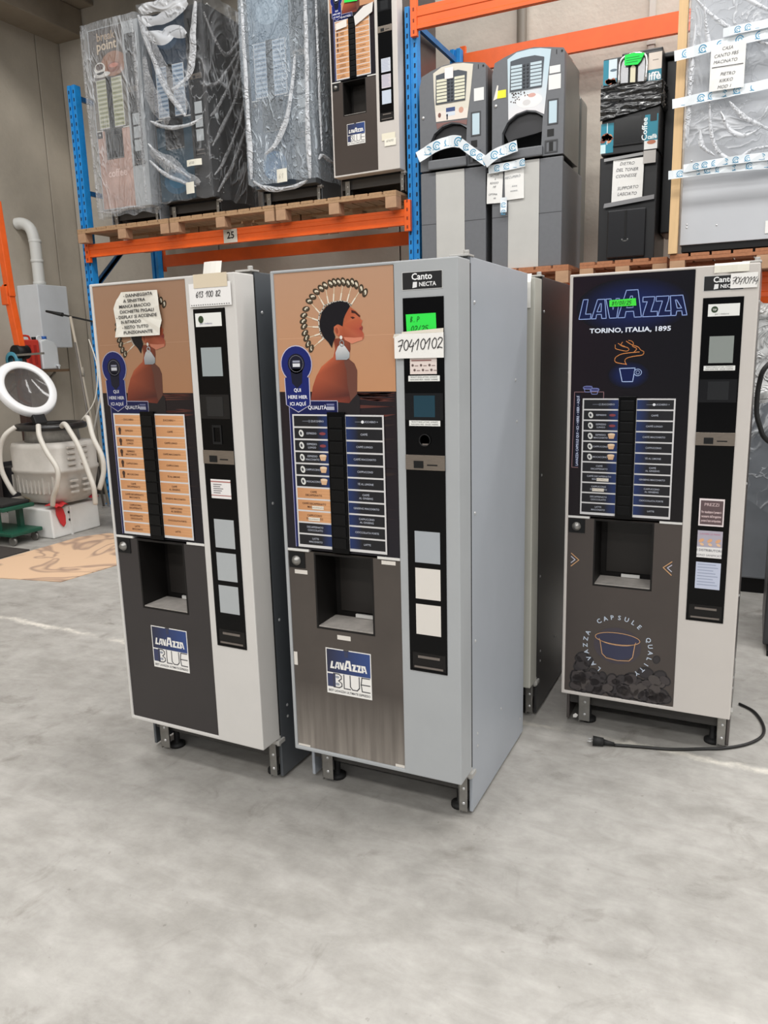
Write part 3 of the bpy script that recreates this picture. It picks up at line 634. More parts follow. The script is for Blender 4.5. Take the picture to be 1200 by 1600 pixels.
    if full:
        b = Print().rect(.46, .587, 1.736, 1.787, (210, 210, 208)).rect(.4615, .5855, 1.7375, 1.7855, (20, 20, 22), 1).text('Canto', .523, 1.764, .026, (240, 240, 240), 2, bold=.02).text('NECTA', .541, 1.745, .0165, (232, 232, 232), 2, bold=.02).poly([(.493,1.741),(.507,1.743),(.508,1.758),(.495,1.758)], (226, 226, 226), 2)
        b.build('maker_badge', P_SATIN, r, v=-.0012)
    for k, cc in enumerate(cards or [((168, 172, 174), None)]*3):
        z = .912-.1185*k; P = Print().rect(.486, .5705, z, z+.101, cc[0])
        if cc[1]: cc[1](P, z)
        P.build('price_card', P_PAPER, c, v=-.0035)
    return r
def notice(P, z, t1='INSERIRE LA CHIAVE', h=.016):
    return P
def strip_label(parent, z):
    Print().rect(.475, .576, z, z+.0165, (226, 226, 222)).text('PRODOTTI SENZA LATTOSIO - LE MONETE', .5255, z+.010, .006, (50, 50, 50), 1, width=.085).text('NON SONO RESE - GRAZIE / INSERIRE', .5255, z+.003, .006, (50, 50, 50), 1, width=.088).build('printed_strip', P_PAPER, parent, v=-.0035)
D_WHITE = mat('door_white', (206, 203, 199), .4, var=.04, scale=4); D_GREY = mat('door_grey', (166, 169, 171), .4, var=.05, scale=4); D_CREAM = mat('door_warm_white', (200, 194, 188), .4, var=.03, scale=4)
D_OLIVE = mat('door_grey_green', (178, 177, 168), .45, var=.05); S_DARK = mat('side_dark_grey', (92, 96, 100), .38, .3, var=.1, scale=3); S_GREY = mat('side_light_grey', (165, 170, 177), .38, var=.05, scale=2.5, bump=.03); S_BLACK = mat('side_black', (54, 53, 54), .38, .3, var=.12, scale=3)
S_BROWN = mat('side_graphite', (98, 92, 90), .35, .5, var=.2, scale=2)
# left machine with the handwritten defect list
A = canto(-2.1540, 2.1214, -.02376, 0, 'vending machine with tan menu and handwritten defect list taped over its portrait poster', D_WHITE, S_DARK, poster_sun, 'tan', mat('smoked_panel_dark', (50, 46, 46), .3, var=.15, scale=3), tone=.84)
cA = [c for c in A.children if c.name.startswith('control_column')][0]
MB().box(.483, .567, -.0042, -.003, 1.497, 1.59).build('screen_cover', mat('screen_grey', (150, 158, 160), .3), cA)
Print().rect(.469, .576, 1.657, 1.7, (230, 230, 226)).ell(.492, 1.68, .011, .012, (44, 62, 36), 1).text('per i rimborsi', .512, 1.664, .009, (80, 70, 130), 1).build('contact_sticker', P_SATIN, cA, v=-.0035)
MB().plate(.508, .546, -.006, -.003, 1.272, 1.336, [(.514, .54, 1.28, 1.328)]).build('card_reader_frame', BLKM, cA)
P = Print().rect(.484, .568, 1.086, 1.152, (228, 224, 222)).rect(.484, .568, 1.142, 1.146, (170, 110, 104), 1).rect(.484, .568, 1.095, 1.098, (170, 110, 104), 1)
for k in range(5): P.rect(.494, .524+.006*(k % 3), 1.104+.0072*k, 1.107+.0072*k, (120, 116, 118), 1)
P.build('price_sticker', P_PAPER, cA, v=-.0035)
# centre machine with the light grey side
cream = (214, 209, 202)
B = canto(-1.4256, 2.1667, 0, 0, 'grey vending machine with dark blue menu and green slip above number 70410102', D_GREY, S_GREY, poster_sun, 'night', LOWER_D, cards=[((160, 165, 170), None), (cream, None), (cream, None)], tan_rows=(6, 7, 8), stickers={(0, 6): .0, (0, 7): .012, (0, 8): -.004})
cB = [c for c in B.children if c.name.startswith('control_column')][0]
P = Print().rect(.481, .567, 1.493, 1.545, (222, 208, 202)).rect(.486, .55, 1.531, 1.535, (150, 110, 106), 1)
for i in range(3):
    for j in range(2): P.ell(.49+.027*i+.006*j, 1.519-.014*j, .004, .004, (96, 78, 74), 1, 8); P.rect(.497+.027*i+.006*j, .508+.027*i+.006*j, 1.516-.014*j, 1.519-.014*j, (150, 130, 126), 1)
P.build('info_sticker', P_PAPER, cB, v=-.0035)
strip_label(cB, 1.472); strip_label(cB, 1.339)
MB().lathe([(.019, -.001), (.019, -.005), (.0165, -.005), (.0165, .0), (0, .0)], 24, (.526, -.003, 1.296), 'y').build('coin_hole', BLKM, cB); MB().box(.517, .537, -.0042, -.0032, 1.281, 1.286).build('coin_glint', mat('tray_flap', (0, 0, 0)), cB)
lB = [c for c in B.children if c.name.startswith('front_panel')][0]
for a in ((.035, .085, .829, .843), (.365, .415, .892, .905), (.191, .242, .612, .628), (.0135, .028, .494, .543), (.014, .063, .187, .195), (.397, .431, .187, .197)):
    Print().rect(*a, (214, 208, 200)).build('blank_tag', P_PAPER, lB, v=.0032)
# right machine with the neon style front
def c_prezzi(P, z): P.rect(.491, .566, z+.006, z+.094, (92, 74, 76), 1).text('PREZZI', .528, z+.074, .016, (214, 190, 190), 2); [P.text(t, .528, z+.048-.016*k, .0125, (220, 196, 196), 2, bold=.02, width=.066) for k, t in enumerate(('Per visualizzare il prezzo è', 'necessario dell’erogazione', 'premere il tasto corrispondente'))]
def c_hands(P, z):
    P.rect(.486, .5705, z+.04, z+.101, (172, 166, 178), 1); P.text('LAVARE LE MANI', .528, z+.086, .009, (186, 110, 136), 2)
    for k in range(3): P.ell(.5+.028*k, z+.064, .01, .006, (216, 164, 120), 2, 10, .6); P.ell(.502+.028*k, z+.05, .008, .005, (222, 186, 150), 3, 10, -.5)
    P.text('I DISTRIBUTORI', .528, z+.024, .012, (80, 80, 90), 1, bold=.01); P.text('SONO SANIFICATI', .528, z+.006, .0105, (80, 80, 90), 1)
def c_text(P, z): [P.rect(.492, .562-.008*(k % 3), z+.014+.011*k, z+.017+.011*k, (150, 158, 180), 1) for k in range(8)]
C = canto(-.6541, 2.9851, -.00437, 0, 'vending machine with neon style cup artwork and a bean and capsule lower panel', D_CREAM, S_BROWN, poster_neon, 'night', LOWER, beans, cards=[((226, 214, 214), c_prezzi), ((226, 224, 222), c_hands), ((190, 196, 214), c_text)], stickers={(0, 6): .0, (0, 7): .012, (0, 8): -.004})
cC = [c for c in C.children if c.name.startswith('control_column')][0]
MB().box(.489, .567, -.0042, -.003, 1.493, 1.584).build('screen_cover', mat('screen_grey_warm', (136, 142, 138), .3), cC); strip_label(cC, 1.467)
Print().rect(.479, .579, 1.651, 1.692, (230, 230, 226)).ell(.5, 1.674, .011, .011, (44, 62, 36), 1).text('TIP', .5, 1.67, .009, (225, 225, 220), 2, bold=.02).text('per i rimborsi', .524, 1.656, .008, (80, 80, 80), 1).build('contact_sticker', P_SATIN, cC, v=-.0035)
# machine standing behind, dark side
Dm = canto(-1.4155, 2.9737, 0, 0, 'vending machine with a black side panel standing behind the light grey one', D_OLIVE, S_BLACK, poster_sun, 'tan', full=False)
# machines on the left bay of the rack
E_ = canto(-3.40, 6.24, -.05, ZLT, 'unwrapped white vending machine with beige menu on the rack', D_CREAM, S_BROWN, poster_sun, 'tan', cards=[((196, 200, 210), c_text), ((196, 188, 196), c_text), ((190, 200, 214), None)])
F_ = canto(-6.10, 6.3, 0, ZLT, 'vending machine reading break point under clear film at the rack end', D_GREY, S_GREY, poster_break, 'green', mat('coffee_photo_panel', (186, 150, 136), .4, var=.25, scale=6), lambda P: P.text('coffee', .23, .48, .1, (226, 196, 186), 1, bold=.02), full=False)
G_ = canto(-5.37, 6.32, 0, ZLT, 'black vending machine with blue menu under a big loose clear film bag', S_BLACK, S_BLACK, poster_plain((40, 52, 66), (44, 60, 78)), 'ice', mat('lower_petrol', (30, 58, 74), .35, var=.3, scale=5), lambda P: P.ell(.22, .36, .16, .12, (36, 84, 112), 1).ell(.22, .36, .1, .07, (44, 104, 136), 2), full=False)
H_ = canto(-4.25, 6.3, 0, ZLT, 'blue grey vending machine with round blue emblem under milky film', S_DARK, S_DARK, poster_plain((70, 92, 112), (120, 138, 152)), 'ice', mat('lower_petrol_grey', (56, 66, 78), .35, var=.25, scale=5), lambda P: P.ell(.22, .36, .125, .12, (40, 96, 140), 1, 28).ring(.22, .36, .1, .095, .012, (86, 140, 180), 2).ring(.22, .36, .06, .055, .01, (60, 118, 160), 2), full=False)
# ------------------------------------------------------------------ papers and stickers taped to machines
def on(machine, P, name, label, cat, v, warp=None, material=None, group=None):
    o = P.build(name, material or P_PAPER, None, v=v, warp=warp, eps=.0014)
    o.location = machine.location; o.rotation_euler = machine.rotation_euler
    return tag(o, label, cat, group)
INK = (34, 32, 34); PAPER = (226, 222, 212)
# A: crumpled defect list
P = Print()
note = [(.157,1.785),(.318,1.784),(.322,1.735),(.327,1.685),(.318,1.66),(.315,1.637),(.111,1.635),(.119,1.665),(.117,1.733),(.13,1.76)]
cx, cz = .22, 1.71
for i in range(len(note)):
    a, b = note[i], note[(i+1) % len(note)]; n = 8
    q = lambda s, t: (cx+(a[0]-cx)*s/n+(b[0]-cx)*t/n, cz+(a[1]-cz)*s/n+(b[1]-cz)*t/n)
    for s in range(n):
        for t in range(n-s):
            P.poly([q(s, t), q(s+1, t), q(s, t+1)], PAPER if i % 2 else (218, 213, 202))
            if s+t < n-1: P.poly([q(s+1, t), q(s+1, t+1), q(s, t+1)], PAPER if i % 2 else (218, 213, 202))
for k, (t, x) in enumerate((('- DANNEGGIATA', .235), ('A SINISTRA', .215), ('MANCA BRACCIO', .215), ('DICHIETRI PIGALI', .222), ('- DISPLAY SI ACCENDE', .218), ('IN RITARDO', .19), ('- RESTO TUTTO', .21), ('FUNZIONANTE', .22))):
    P.text(t, x, 1.768-.0175*k, .0145, INK, 2, shear=.1, bold=.02, rot=.02, width=(.13, .1, .14, .15, .185, .09, .12, .13)[k])
on(A, P, 'handwritten_note', 'crumpled paper with an eight line handwritten defect list', 'paper note', -.005, lambda x, z: -.0025*math.sin(x*60)*math.sin(z*70)-.003)
P = gridrect(Print(), .452, .622, 1.721, 1.794, (232, 230, 228)).hand('613 100 82', .48, 1.75, .018, INK, 1, .0019, .55)
for k in range(17): P.rect(.458+.0095*k, .463+.0095*k, 1.725, 1.727, INK, 1)
on(A, P, 'number_slip', 'white paper slip with a handwritten number and a dashed lower edge', 'paper note', -.004, lambda x, z: -.05*(z-1.757)**2-.001)
P = gridrect(Print(), .474, .61, 1.779, 1.822, (214, 200, 176), 3, 3, 0)
on(A, P, 'masking_tape', 'cream masking tape holding the slip with the dashed edge', 'tape', -.0065)
P = gridrect(Print(), .508, .578, 1.822, 1.86, (226, 222, 214), 4, 4)
on(A, P, 'paper_scrap', 'torn white paper sticking up over the machine with the defect list', 'paper scrap', -.003, lambda x, z: .25*(z-1.822)+6*(x-.54)**2)
# B: green slip and number slip
P = Print().poly([(.471,1.667),(.566,1.668),(.569,1.59),(.474,1.592)], (40, 224, 72)).hand('B.P', .485, 1.645, .014, (30, 60, 34), 1, .0014, .75).hand('02/25', .487, 1.617, .016, (30, 60, 34), 1, .0014, .7)
on(B, P, 'green_slip', 'bright green sticky slip tucked behind the number 70410102', 'sticky note', -.0045)
P = gridrect(Print(), .434, .592, 1.54, 1.612, (234, 232, 228)); P.poly([(.459,1.612),(.591,1.612),(.592,1.624),(.459,1.617)], (222, 214, 200)).poly([(.434,1.612),(.43,1.6),(.459,1.612)], (214, 208, 196))
P.hand('70410102', .445, 1.562, .03, INK, 1, .0026, .6, rot=.04)
on(B, P, 'number_slip', 'white slip pasted under a green note, handwritten 70410102', 'paper note', -.009, lambda x, z: -.12*(x-.5)**2)
# C: green date label, number slip
P = Print().poly([(.145,1.723),(.237,1.726),(.24,1.7),(.146,1.7)], (60, 224, 60)).hand('81/07/25', .154, 1.705, .013, (30, 70, 30), 1, .0014, .66)
on(C, P, 'green_label', 'small green date label stuck over the neon lettering', 'sticky note', -.003)
P = gridrect(Print(), .545, .628, 1.741, 1.79, (236, 234, 230)).hand('70410114', .549, 1.756, .021, INK, 1, .0017, .46, rot=-.03)
on(C, P, 'number_slip', 'small white slip half covering the maker badge, handwritten 70410114', 'paper note', -.006, lambda x, z: -.15*(x-.58)**2)
P = gridrect(Print(), .492, .6, 1.795, 1.826, (228, 224, 210)); on(C, P, 'masking_tape', 'cream masking tape above the number 70410114', 'tape', -.005, lambda x, z: -.004*math.sin(x*70)+.8*max(0, z-1.82))
P = gridrect(Print(), .5, .62, 1.71, 1.835, (232, 230, 224)); on(Dm, P, 'paper_sheet', 'blank white sheet taped on the machine with the black side', 'paper note', -.004, lambda x, z: .9*max(0, z-1.822)-.002)
Pq = gridrect(Print(), .44, .55, .32, .4, (226, 222, 204)); 
P = Print().rect(.475, .6, .4, .455, (226, 220, 200)).rect(.5, .606, .355, .41, (232, 228, 214), 1).hand('61410', .52, .385, .016, (120, 116, 108), 2, .0016, .8)
on(E_, P, 'number_slip', 'cream slip on the unwrapped white machine on the rack', 'paper note', -.004)
P = Print().poly([(.15,1.62),(.3,1.63),(.3,1.51),(.28,1.48),(.16,1.49)], (36, 214, 76)); on(E_, P, 'green_slip', 'green sticky slip on the unwrapped white machine on the rack', 'sticky note', -.004)
P = Print().poly([(.26,1.3),(.42,1.37),(.43,1.44),(.34,1.425),(.25,1.37)], (214, 210, 206)).poly([(.075,1.3),(.18,1.31),(.18,1.365),(.075,1.35)], (222, 216, 208)); on(E_, P, 'film_remnant', 'torn white film left on the menu of the unwrapped machine', 'plastic film', -.011)

# ------------------------------------------------------------------ clear film bags over the wrapped machines
def film(name, base, crease_, tint=(225, 228, 232), scale=3., stretch=(1, 1, 1)):
    m = bpy.data.materials.new(name); m.use_nodes = True; nt = m.node_tree; N = nt.nodes.new; L = nt.links.new
    b = nt.nodes['Principled BSDF']; out = nt.nodes['Material Output']; b.inputs['Base Color'].default_value = (*lin(tint), 1); b.inputs['Roughness'].default_value = .18
    tc = N('ShaderNodeTexCoord'); mp = N('ShaderNodeMapping'); mp.inputs['Scale'].default_value = stretch; L(tc.outputs['Object'], mp.inputs[0])
    def crease(sc, lo, hi, dist):
        n = N('ShaderNodeTexNoise'); n.inputs['Scale'].default_value = sc; n.inputs['Detail'].default_value = 3; n.inputs['Distortion'].default_value = dist; L(mp.outputs[0], n.inputs[0])
        a = N('ShaderNodeMath'); a.operation = 'SUBTRACT'; L(n.outputs[0], a.inputs[0]); a.inputs[1].default_value = .5
        b_ = N('ShaderNodeMath'); b_.operation = 'ABSOLUTE'; L(a.outputs[0], b_.inputs[0])
        r_ = N('ShaderNodeMapRange'); r_.interpolation_type = 'SMOOTHSTEP'; L(b_.outputs[0], r_.inputs[0]); r_.inputs[1].default_value = lo; r_.inputs[2].default_value = hi; r_.inputs[3].default_value = 1; r_.inputs[4].default_value = 0
        return r_
    c1 = crease(scale, .0, .05, 1.5); c2 = crease(scale*2.7, .0, .035, 1.0)
    msk = N('ShaderNodeTexNoise'); msk.inputs['Scale'].default_value = scale*.55; L(mp.outputs[0], msk.inputs[0])
    mr = N('ShaderNodeMapRange'); L(msk.outputs[0], mr.inputs[0]); mr.inputs[1].default_value = .4; mr.inputs[2].default_value = .65
    h2 = N('ShaderNodeMath'); h2.operation = 'MULTIPLY'; L(c2.outputs[0], h2.inputs[0]); h2.inputs[1].default_value = .6
    mx = N('ShaderNodeMath'); mx.operation = 'MAXIMUM'; L(c1.outputs[0], mx.inputs[0]); L(h2.outputs[0], mx.inputs[1])
    ml = N('ShaderNodeMath'); ml.operation = 'MULTIPLY'; L(mx.outputs[0], ml.inputs[0]); L(mr.outputs[0], ml.inputs[1])
    r = N('ShaderNodeMapRange'); L(ml.outputs[0], r.inputs[0]); r.inputs[3].default_value = base; r.inputs[4].default_value = crease_
    bp = N('ShaderNodeBump'); bp.inputs['Strength'].default_value = .7; bp.inputs['Distance'].default_value = .03; L(mx.outputs[0], bp.inputs['Height']); L(bp.outputs[0], b.inputs['Normal'])
    t = N('ShaderNodeBsdfTransparent'); t.inputs[0].default_value = (.96, .97, .98, 1)
    x = N('ShaderNodeMixShader'); L(r.outputs[0], x.inputs[0]); L(t.outputs[0], x.inputs[1]); L(b.outputs[0], x.inputs[2]); L(x.outputs[0], out.inputs[0])
    MATS[name] = m; return m
def bag(label, x0, x1, y0, y1, z0, z1, material, seed, amp=.02, flare=0., sway=0.):
    nu, nz_ = 96, 48; V = []; F = []
    per = []
    wx, wy = x1-x0, y1-y0
    for i in range(nu):
        t = i/nu*4; s = int(t); f = t-s
        a = [(-1+2*f, -1), (1, -1+2*f), (1-2*f, 1), (-1, 1-2*f)][s]; per.append(a)
    for j in range(nz_+1):
        g = j/nz_; z = z0+(z1-z0)*g
        for a in per:
            k = 1+flare*(1-g)**2+.004
            rx, ry = a[0]*wx/2*k, a[1]*wy/2*k
            q = Vector((a[0]*2.3+seed, a[1]*2.3, z*.8)); n1 = noise.noise(q*1.7); n2 = abs(noise.noise(Vector((q.x*2.2+q.z*1.4, q.y*2.2, q.z*1.1-q.x*.9))))
            o = amp*max(.05, .7+n1*1.0-n2*1.1); l = math.hypot(a[0], a[1])
            V.append(((x0+x1)/2+rx+a[0]/l*o+sway*(1-g), (y0+y1)/2+ry+a[1]/l*o, z+(noise.noise(Vector((a[0]*3+seed, a[1]*3, 5)))*.03 if j == 0 else 0)+(.012*noise.noise(q*3) if j == nz_ else 0)))
    for j in range(nz_):
        for i in range(nu): F.append((j*nu+i, j*nu+(i+1) % nu, (j+1)*nu+(i+1) % nu, (j+1)*nu+i))
    F.append(tuple(range(nz_*nu, (nz_+1)*nu)))
    m = MB().add(V, F, True); o = m.build('plastic_film', material); tag(o, label, 'plastic film', 'clear film over machines on the rack'); return o
F1 = film('film_clear_soft', .2, .6, scale=2.4, stretch=(1.5, 1.5, .5)); F2 = film('film_clear_loose', .07, .8, scale=1.9, stretch=(1.3, 1, .8)); F3 = film('film_milky', .3, .85, (214, 224, 234), 6., (1.3, 1, .6)); F4 = film('film_sheet', .14, .55, (226, 228, 232), 3., (1, 1, .9))
BAG_F = bag('close fitting clear film over the break point machine', -6.13, -5.455, 6.26, 7.08, ZLT+.1, ZLT+1.86, F1, 1.3, .007)
BAG_G = bag('big loose clear film bag over the black machine', -5.4, -4.7, 6.26, 7.10, ZLT+.16, ZLT+1.9, F2, 4.1, .024, .012, 0)
BAG_H = bag('milky crinkled film over the machine with round blue emblem', -4.28, -3.575, 6.25, 7.08, ZLT+.2, ZLT+1.87, F3, 8.7, .022, .01)
def slip(x, y, z, w, h, text, label, col=(226, 222, 208)):
    P = gridrect(Print(), 0, w, 0, h, col, 3, 2)
    if text: P.hand(text, w*.2, h*.3, h*.35, (90, 88, 84), 1, .0018, .75)
    o = P.build('number_slip', P_PAPER, None, (x, y, z), warp=lambda a, b: -.01*math.sin(a*20)); tag(o, label, 'paper note', 'slips taped on the film bags'); return o
slip(-4.93, 6.205, 3.30, .17, .055, '6120', 'cream slip halfway down the big loose film bag')
slip(-4.95, 6.195, 3.06, .10, .1, '', 'white tag at the hem of the big loose film bag')
slip(-3.95, 6.2, 3.05, .11, .11, '61', 'white tag at the hem of the milky crinkled film')

# ------------------------------------------------------------------ grey arched hot drink machines in the right bay
GREY = mat('moulded_grey', (104, 106, 110), .5, var=.06, scale=30); GREYD = mat('moulded_grey_dark', (62, 63, 66), .45); STRIPE = mat('stripe_silver', (188, 187, 183), .45, var=.04)
TAPE = print_mat('tape_print', .35)
def arched(x, label, tone, fascia_print, seed):
    r = empty('hot_drink_machine', (x, 6.2, ZRT)); tag(r, label, 'vending machine', 'grey arched drink machines on the rack')
    w = .55
    # lower cabinet with silver stripe door
    MB().box(.02, w-.01, .03, .75, 0, .775).build('cabinet', GREY, r, bev=.02, seg=3)
    d = MB().prism([(0, .0), (.13, 0), (.13, .785), (0, .785)], 0, .035).prism([(.375, 0), (w, 0), (w, .785), (.375, .785)], 0, .035).build('cabinet_door', GREY, r, bev=.006)
    MB().box(.131, .374, -.004, .03, 0, .785).build('silver_stripe', STRIPE, d, bev=.004)
    MB().box(.002, .548, -.001, .003, .39, .394).build('door_seam', GREYD, d)
    # head: arched front with a niche
    out = [(.0, .8), (.0, 1.42), (.02, 1.5), (.1, 1.53), (.2, 1.555), (.32, 1.56), (.44, 1.54), (.54, 1.52), (w, 1.5), (w, .8)]
    hole = [(.08, .875), (.08, 1.0), (.12, 1.07), (.19, 1.115), (.27, 1.13), (.34, 1.115), (.395, 1.08), (.385, .875)]
    # front skin as strips around the niche
    H = MB(); H.prism([(0, .8), (.08, .875), (.08, 1.0), (.12, 1.07), (.19, 1.115), (.27, 1.13), (.32, 1.56), (.2, 1.555), (.1, 1.53), (.02, 1.5), (0, 1.42)], 0, .05)
    H.prism([(.27, 1.13), (.34, 1.115), (.395, 1.08), (.385, .875), (w, .8), (w, 1.5), (.54, 1.52), (.44, 1.54), (.32, 1.56)], 0, .05); H.prism([(0, .8), (w, .8), (.385, .875), (.08, .875)], 0, .05)
    H.build('head_front', GREY, r)
    HB = MB().prism(out, .3, .52).prism([(0, .8), (.05, .8), (.05, 1.5), (0, 1.42)], .05, .3).prism([(.43, .8), (w, .8), (w, 1.5), (.54, 1.52), (.43, 1.53)], .05, .3).prism([(.05, 1.14), (.43, 1.14), (.43, 1.53), (.32, 1.56), (.2, 1.555), (.05, 1.51)], .05, .3).build('head_body', tone, r, bev=.004)
    MB().prism([(.03, 0), (.52, 0), (.52, 1.38), (.46, 1.45), (.1, 1.45), (.03, 1.38)], .76, 1.02).build('rear_housing', tone, r, bev=.03, seg=3)
    MB().box(.04, .51, .52, .77, .3, 1.42).build('rear_body', tone, r, bev=.04, seg=3)
    n = MB().prism([(.06, .86), (.42, .86), (.42, 1.135), (.06, 1.135)], .25, .29).build('niche_back', GREYD, r)
    MB().prism([(.09, 1.0), (.125, 1.065), (.19, 1.108), (.27, 1.122), (.34, 1.108), (.39, 1.072), (.388, .985), (.33, .975), (.16, .955), (.12, .94)], .04, .07).build('niche_hood', mat('hood_dark', (44, 44, 47), .35), n)
    MB().box(.075, .4, -.03, .2, .8, .872).build('drip_tray', GREY, r, bev=.01)
    MB().lathe([(0, -.006), (.011, -.005), (.012, 0)], 12, (.03, 0, 1.2), 'y').build('lock', SCREW, r)
    P = Print(); fascia_print(P); f = P.build('fascia', P_SATIN, r, v=-.003)
    # keypad
    MB().prism([(.14, 1.28), (.385, 1.28), (.4, 1.48), (.33, 1.502), (.23, 1.502), (.145, 1.49)], -.008, -.0045).build('keypad_plate', mat('keypad_grey', (70, 76, 84), .4), f)
    lab = MB().box(0, .085, -.0025, 0, 0, .019).mesh('key_label', mat('key_label_%d' % seed, (214, 212, 190) if seed == 1 else (186, 202, 210), .5), .001); kb = MB().box(0, .016, -.004, 0, 0, .014).mesh('key', mat('key_dark', (40, 44, 52), .4), .001)
    for k in range(7):
        z = 1.29+k*.0245
        place('key_label', lab, f, (.15, -.008, z)); place('key_label', lab, f, (.298, -.008, z)); place('key', kb, f, (.242, -.008, z+.002)); place('key', kb, f, (.27, -.008, z+.002))
    MB().box(.43, .48, -.002, .004, .93, .98).build('coin_return', mat('hole_black', (14, 14, 15), .6), r); MB().plate(.412, .51, -.004, .0, .815, .905, [(.425, .5, .825, .895)]).build('return_frame', GREYD, r); MB().box(.445, .475, -.003, .002, .825, .89).build('return_slot', MATS['hole_black'], r)
    MB().box(.488, .493, -.002, .004, 1.485, 1.515).cyl((.53, -.002, 1.5), (.53, .004, 1.5), .008, 10).build('key_slot', MATS['hole_black'], r)
    MB().plate(.43, .51, -.003, 0, 1.01, 1.185, [(.44, .5, 1.02, 1.175)]).build('window_frame', GREYD, r); Print().rect(.44, .5, 1.02, 1.175, (186, 206, 216)).build('price_window', P_SATIN, r, v=-.001)
    return r
def f_cream(P):
    P.poly([(.12,1.51),(.19,1.545),(.29,1.552),(.37,1.545),(.45,1.525),(.43,1.35),(.4,1.15),(.14,1.155),(.125,1.34)], (214, 208, 194)); P.poly([(.14,1.155),(.4,1.15),(.405,1.22),(.135,1.23)], (224, 214, 204), 1)
    P.rect(.225, .3, 1.215, 1.245, (52, 72, 120), 2); P.rect(.225, .3, 1.185, 1.213, (206, 214, 224), 2); P.ell(.35, 1.215, .02, .022, (198, 150, 130), 2); P.ell(.17, 1.2, .013, .018, (120, 80, 72), 2); P.rect(.228, .24, 1.16, 1.2, (70, 70, 80), 2)
    P.poly([(.14,1.145),(.4,1.14),(.395,1.1),(.33,1.125),(.27,1.138),(.2,1.125),(.15,1.1)], (126, 92, 88), 1)
def f_blue(P):
    P.poly([(.12,1.51),(.19,1.545),(.29,1.552),(.37,1.545),(.45,1.525),(.43,1.35),(.405,1.09),(.34,1.125),(.27,1.138),(.19,1.122),(.13,1.085),(.125,1.34)], [(186,206,216)]*6+[(222,220,222)]*5+[(196,212,220)])
    P.ell(.29, 1.2, .1, .05, (230, 228, 228), 1); P.ell(.31, 1.235, .03, .014, (206, 160, 150), 2); P.ell(.27, 1.19, .03, .02, (206, 204, 204), 2)
    rr = random.Random(5)
    for k in range(26): P.ell(.15+abs(rr.gauss(0, .05)), 1.27-abs(rr.gauss(0, .03)), .006, .004, (66, 48, 44), 3, 8, rr.uniform(0, 3))
S1 = arched(-2.58, 'grey arched drink machine with a cream keypad fascia on the rack', mat('arch_body_dark', (58, 58, 60), .4), f_cream, 1)
S2 = arched(-1.98, 'grey arched drink machine with a pale blue keypad fascia and coffee beans print', mat('arch_body_olive', (96, 98, 94), .35, .1, var=.1), f_blue, 2)
for mch, L_ in ((S1, [(.455, .535, 1.26, 1.35)]), (S2, [(.44, .52, 1.36, 1.41), (.435, .525, 1.25, 1.35)])):
    for q in L_: Print().rect(*q, (226, 226, 224)).build('sticker', P_PAPER, mch, v=-.002)
Print().rect(.04, .11, 1.25, 1.305, (236, 228, 60)).poly([(.01,1.24),(.04,1.25),(.05,1.34),(.04,1.345)], (226, 222, 214), 1).build('yellow_sticker', P_PAPER, S2, v=-.002)
Print().rect(.22, .29, 1.45, 1.53, (232, 226, 226)).build('paper_tab', P_PAPER, S1, v=-.013)
# printed tape hanging between them, and papers
def tape_strip(pts, wdt, label, loc, name='packing_tape'):
    """pts: (x, z, twist) along the strip; ring emblems printed on it"""
    C_ = spline([(a, 0, b) for a, b in pts], 6); P = Print(); n = len(C_)
    side = []
    for i, p in enumerate(C_):
        d = (C_[min(i+1, n-1)]-C_[max(i-1, 0)]).normalized(); side.append((-d.z, d.x))
    for i in range(n-1):
        a, b = C_[i], C_[i+1]; sa, sb = side[i], side[i+1]; h = wdt/2
        P.poly([(a.x-sa[0]*h,a.z-sa[1]*h),(b.x-sb[0]*h,b.z-sb[1]*h),(b.x+sb[0]*h,b.z+sb[1]*h),(a.x+sa[0]*h,a.z+sa[1]*h)], (222, 228, 232))
    acc = 0
    for i in range(1, n):
        acc += (C_[i]-C_[i-1]).length
        if acc > wdt*.92:
            acc = 0; x, z = C_[i].x, C_[i].z; r = wdt*.34
            P.ring(x, z, r, r, wdt*.09, (60, 140, 178), 1, 14, .4, 5.6); P.ring(x+r*.1, z-r*.1, r*.5, r*.45, wdt*.07, (80, 160, 194), 1, 10, 0, 4.4); P.line([(x-r*1.2, z-r*.9), (x+r, z-r*1.0)], wdt*.05, (60, 140, 178), 1)
    o = P.build(name, TAPE, None, loc, warp=lambda x, z: -.012*abs(math.sin(x*14+z*9))); tag(o, label, 'packing tape', 'white tape with blue ring emblems'); return o
tape_strip([(0, .9), (.14, .96), (.28, .985), (.36, .97)], .085, 'white emblem tape pulled loosely across the cream fascia machine', (-2.58, 6.155, ZRT))
tape_strip([(.36, .965), (.44, .9), (.52, .84), (.58, .795)], .065, 'twisted white tape end sagging from the cream fascia machine', (-2.58, 6.15, ZRT))
tape_strip([(-.04, .79), (.06, .845), (.16, .87), (.22, .88)], .08, 'white emblem tape rising across the drip tray of the pale blue machine', (-1.98, 6.14, ZRT))
tape_strip([(-.02, .745), (.1, .75), (.27, .765)], .06, 'white emblem tape holding the two paper sheets', (-1.98, 6.175, ZRT))
tape_strip([(.105, .53), (.105, .42)], .05, 'short torn piece of emblem tape below the two paper sheets', (-1.98, 6.17, ZRT))
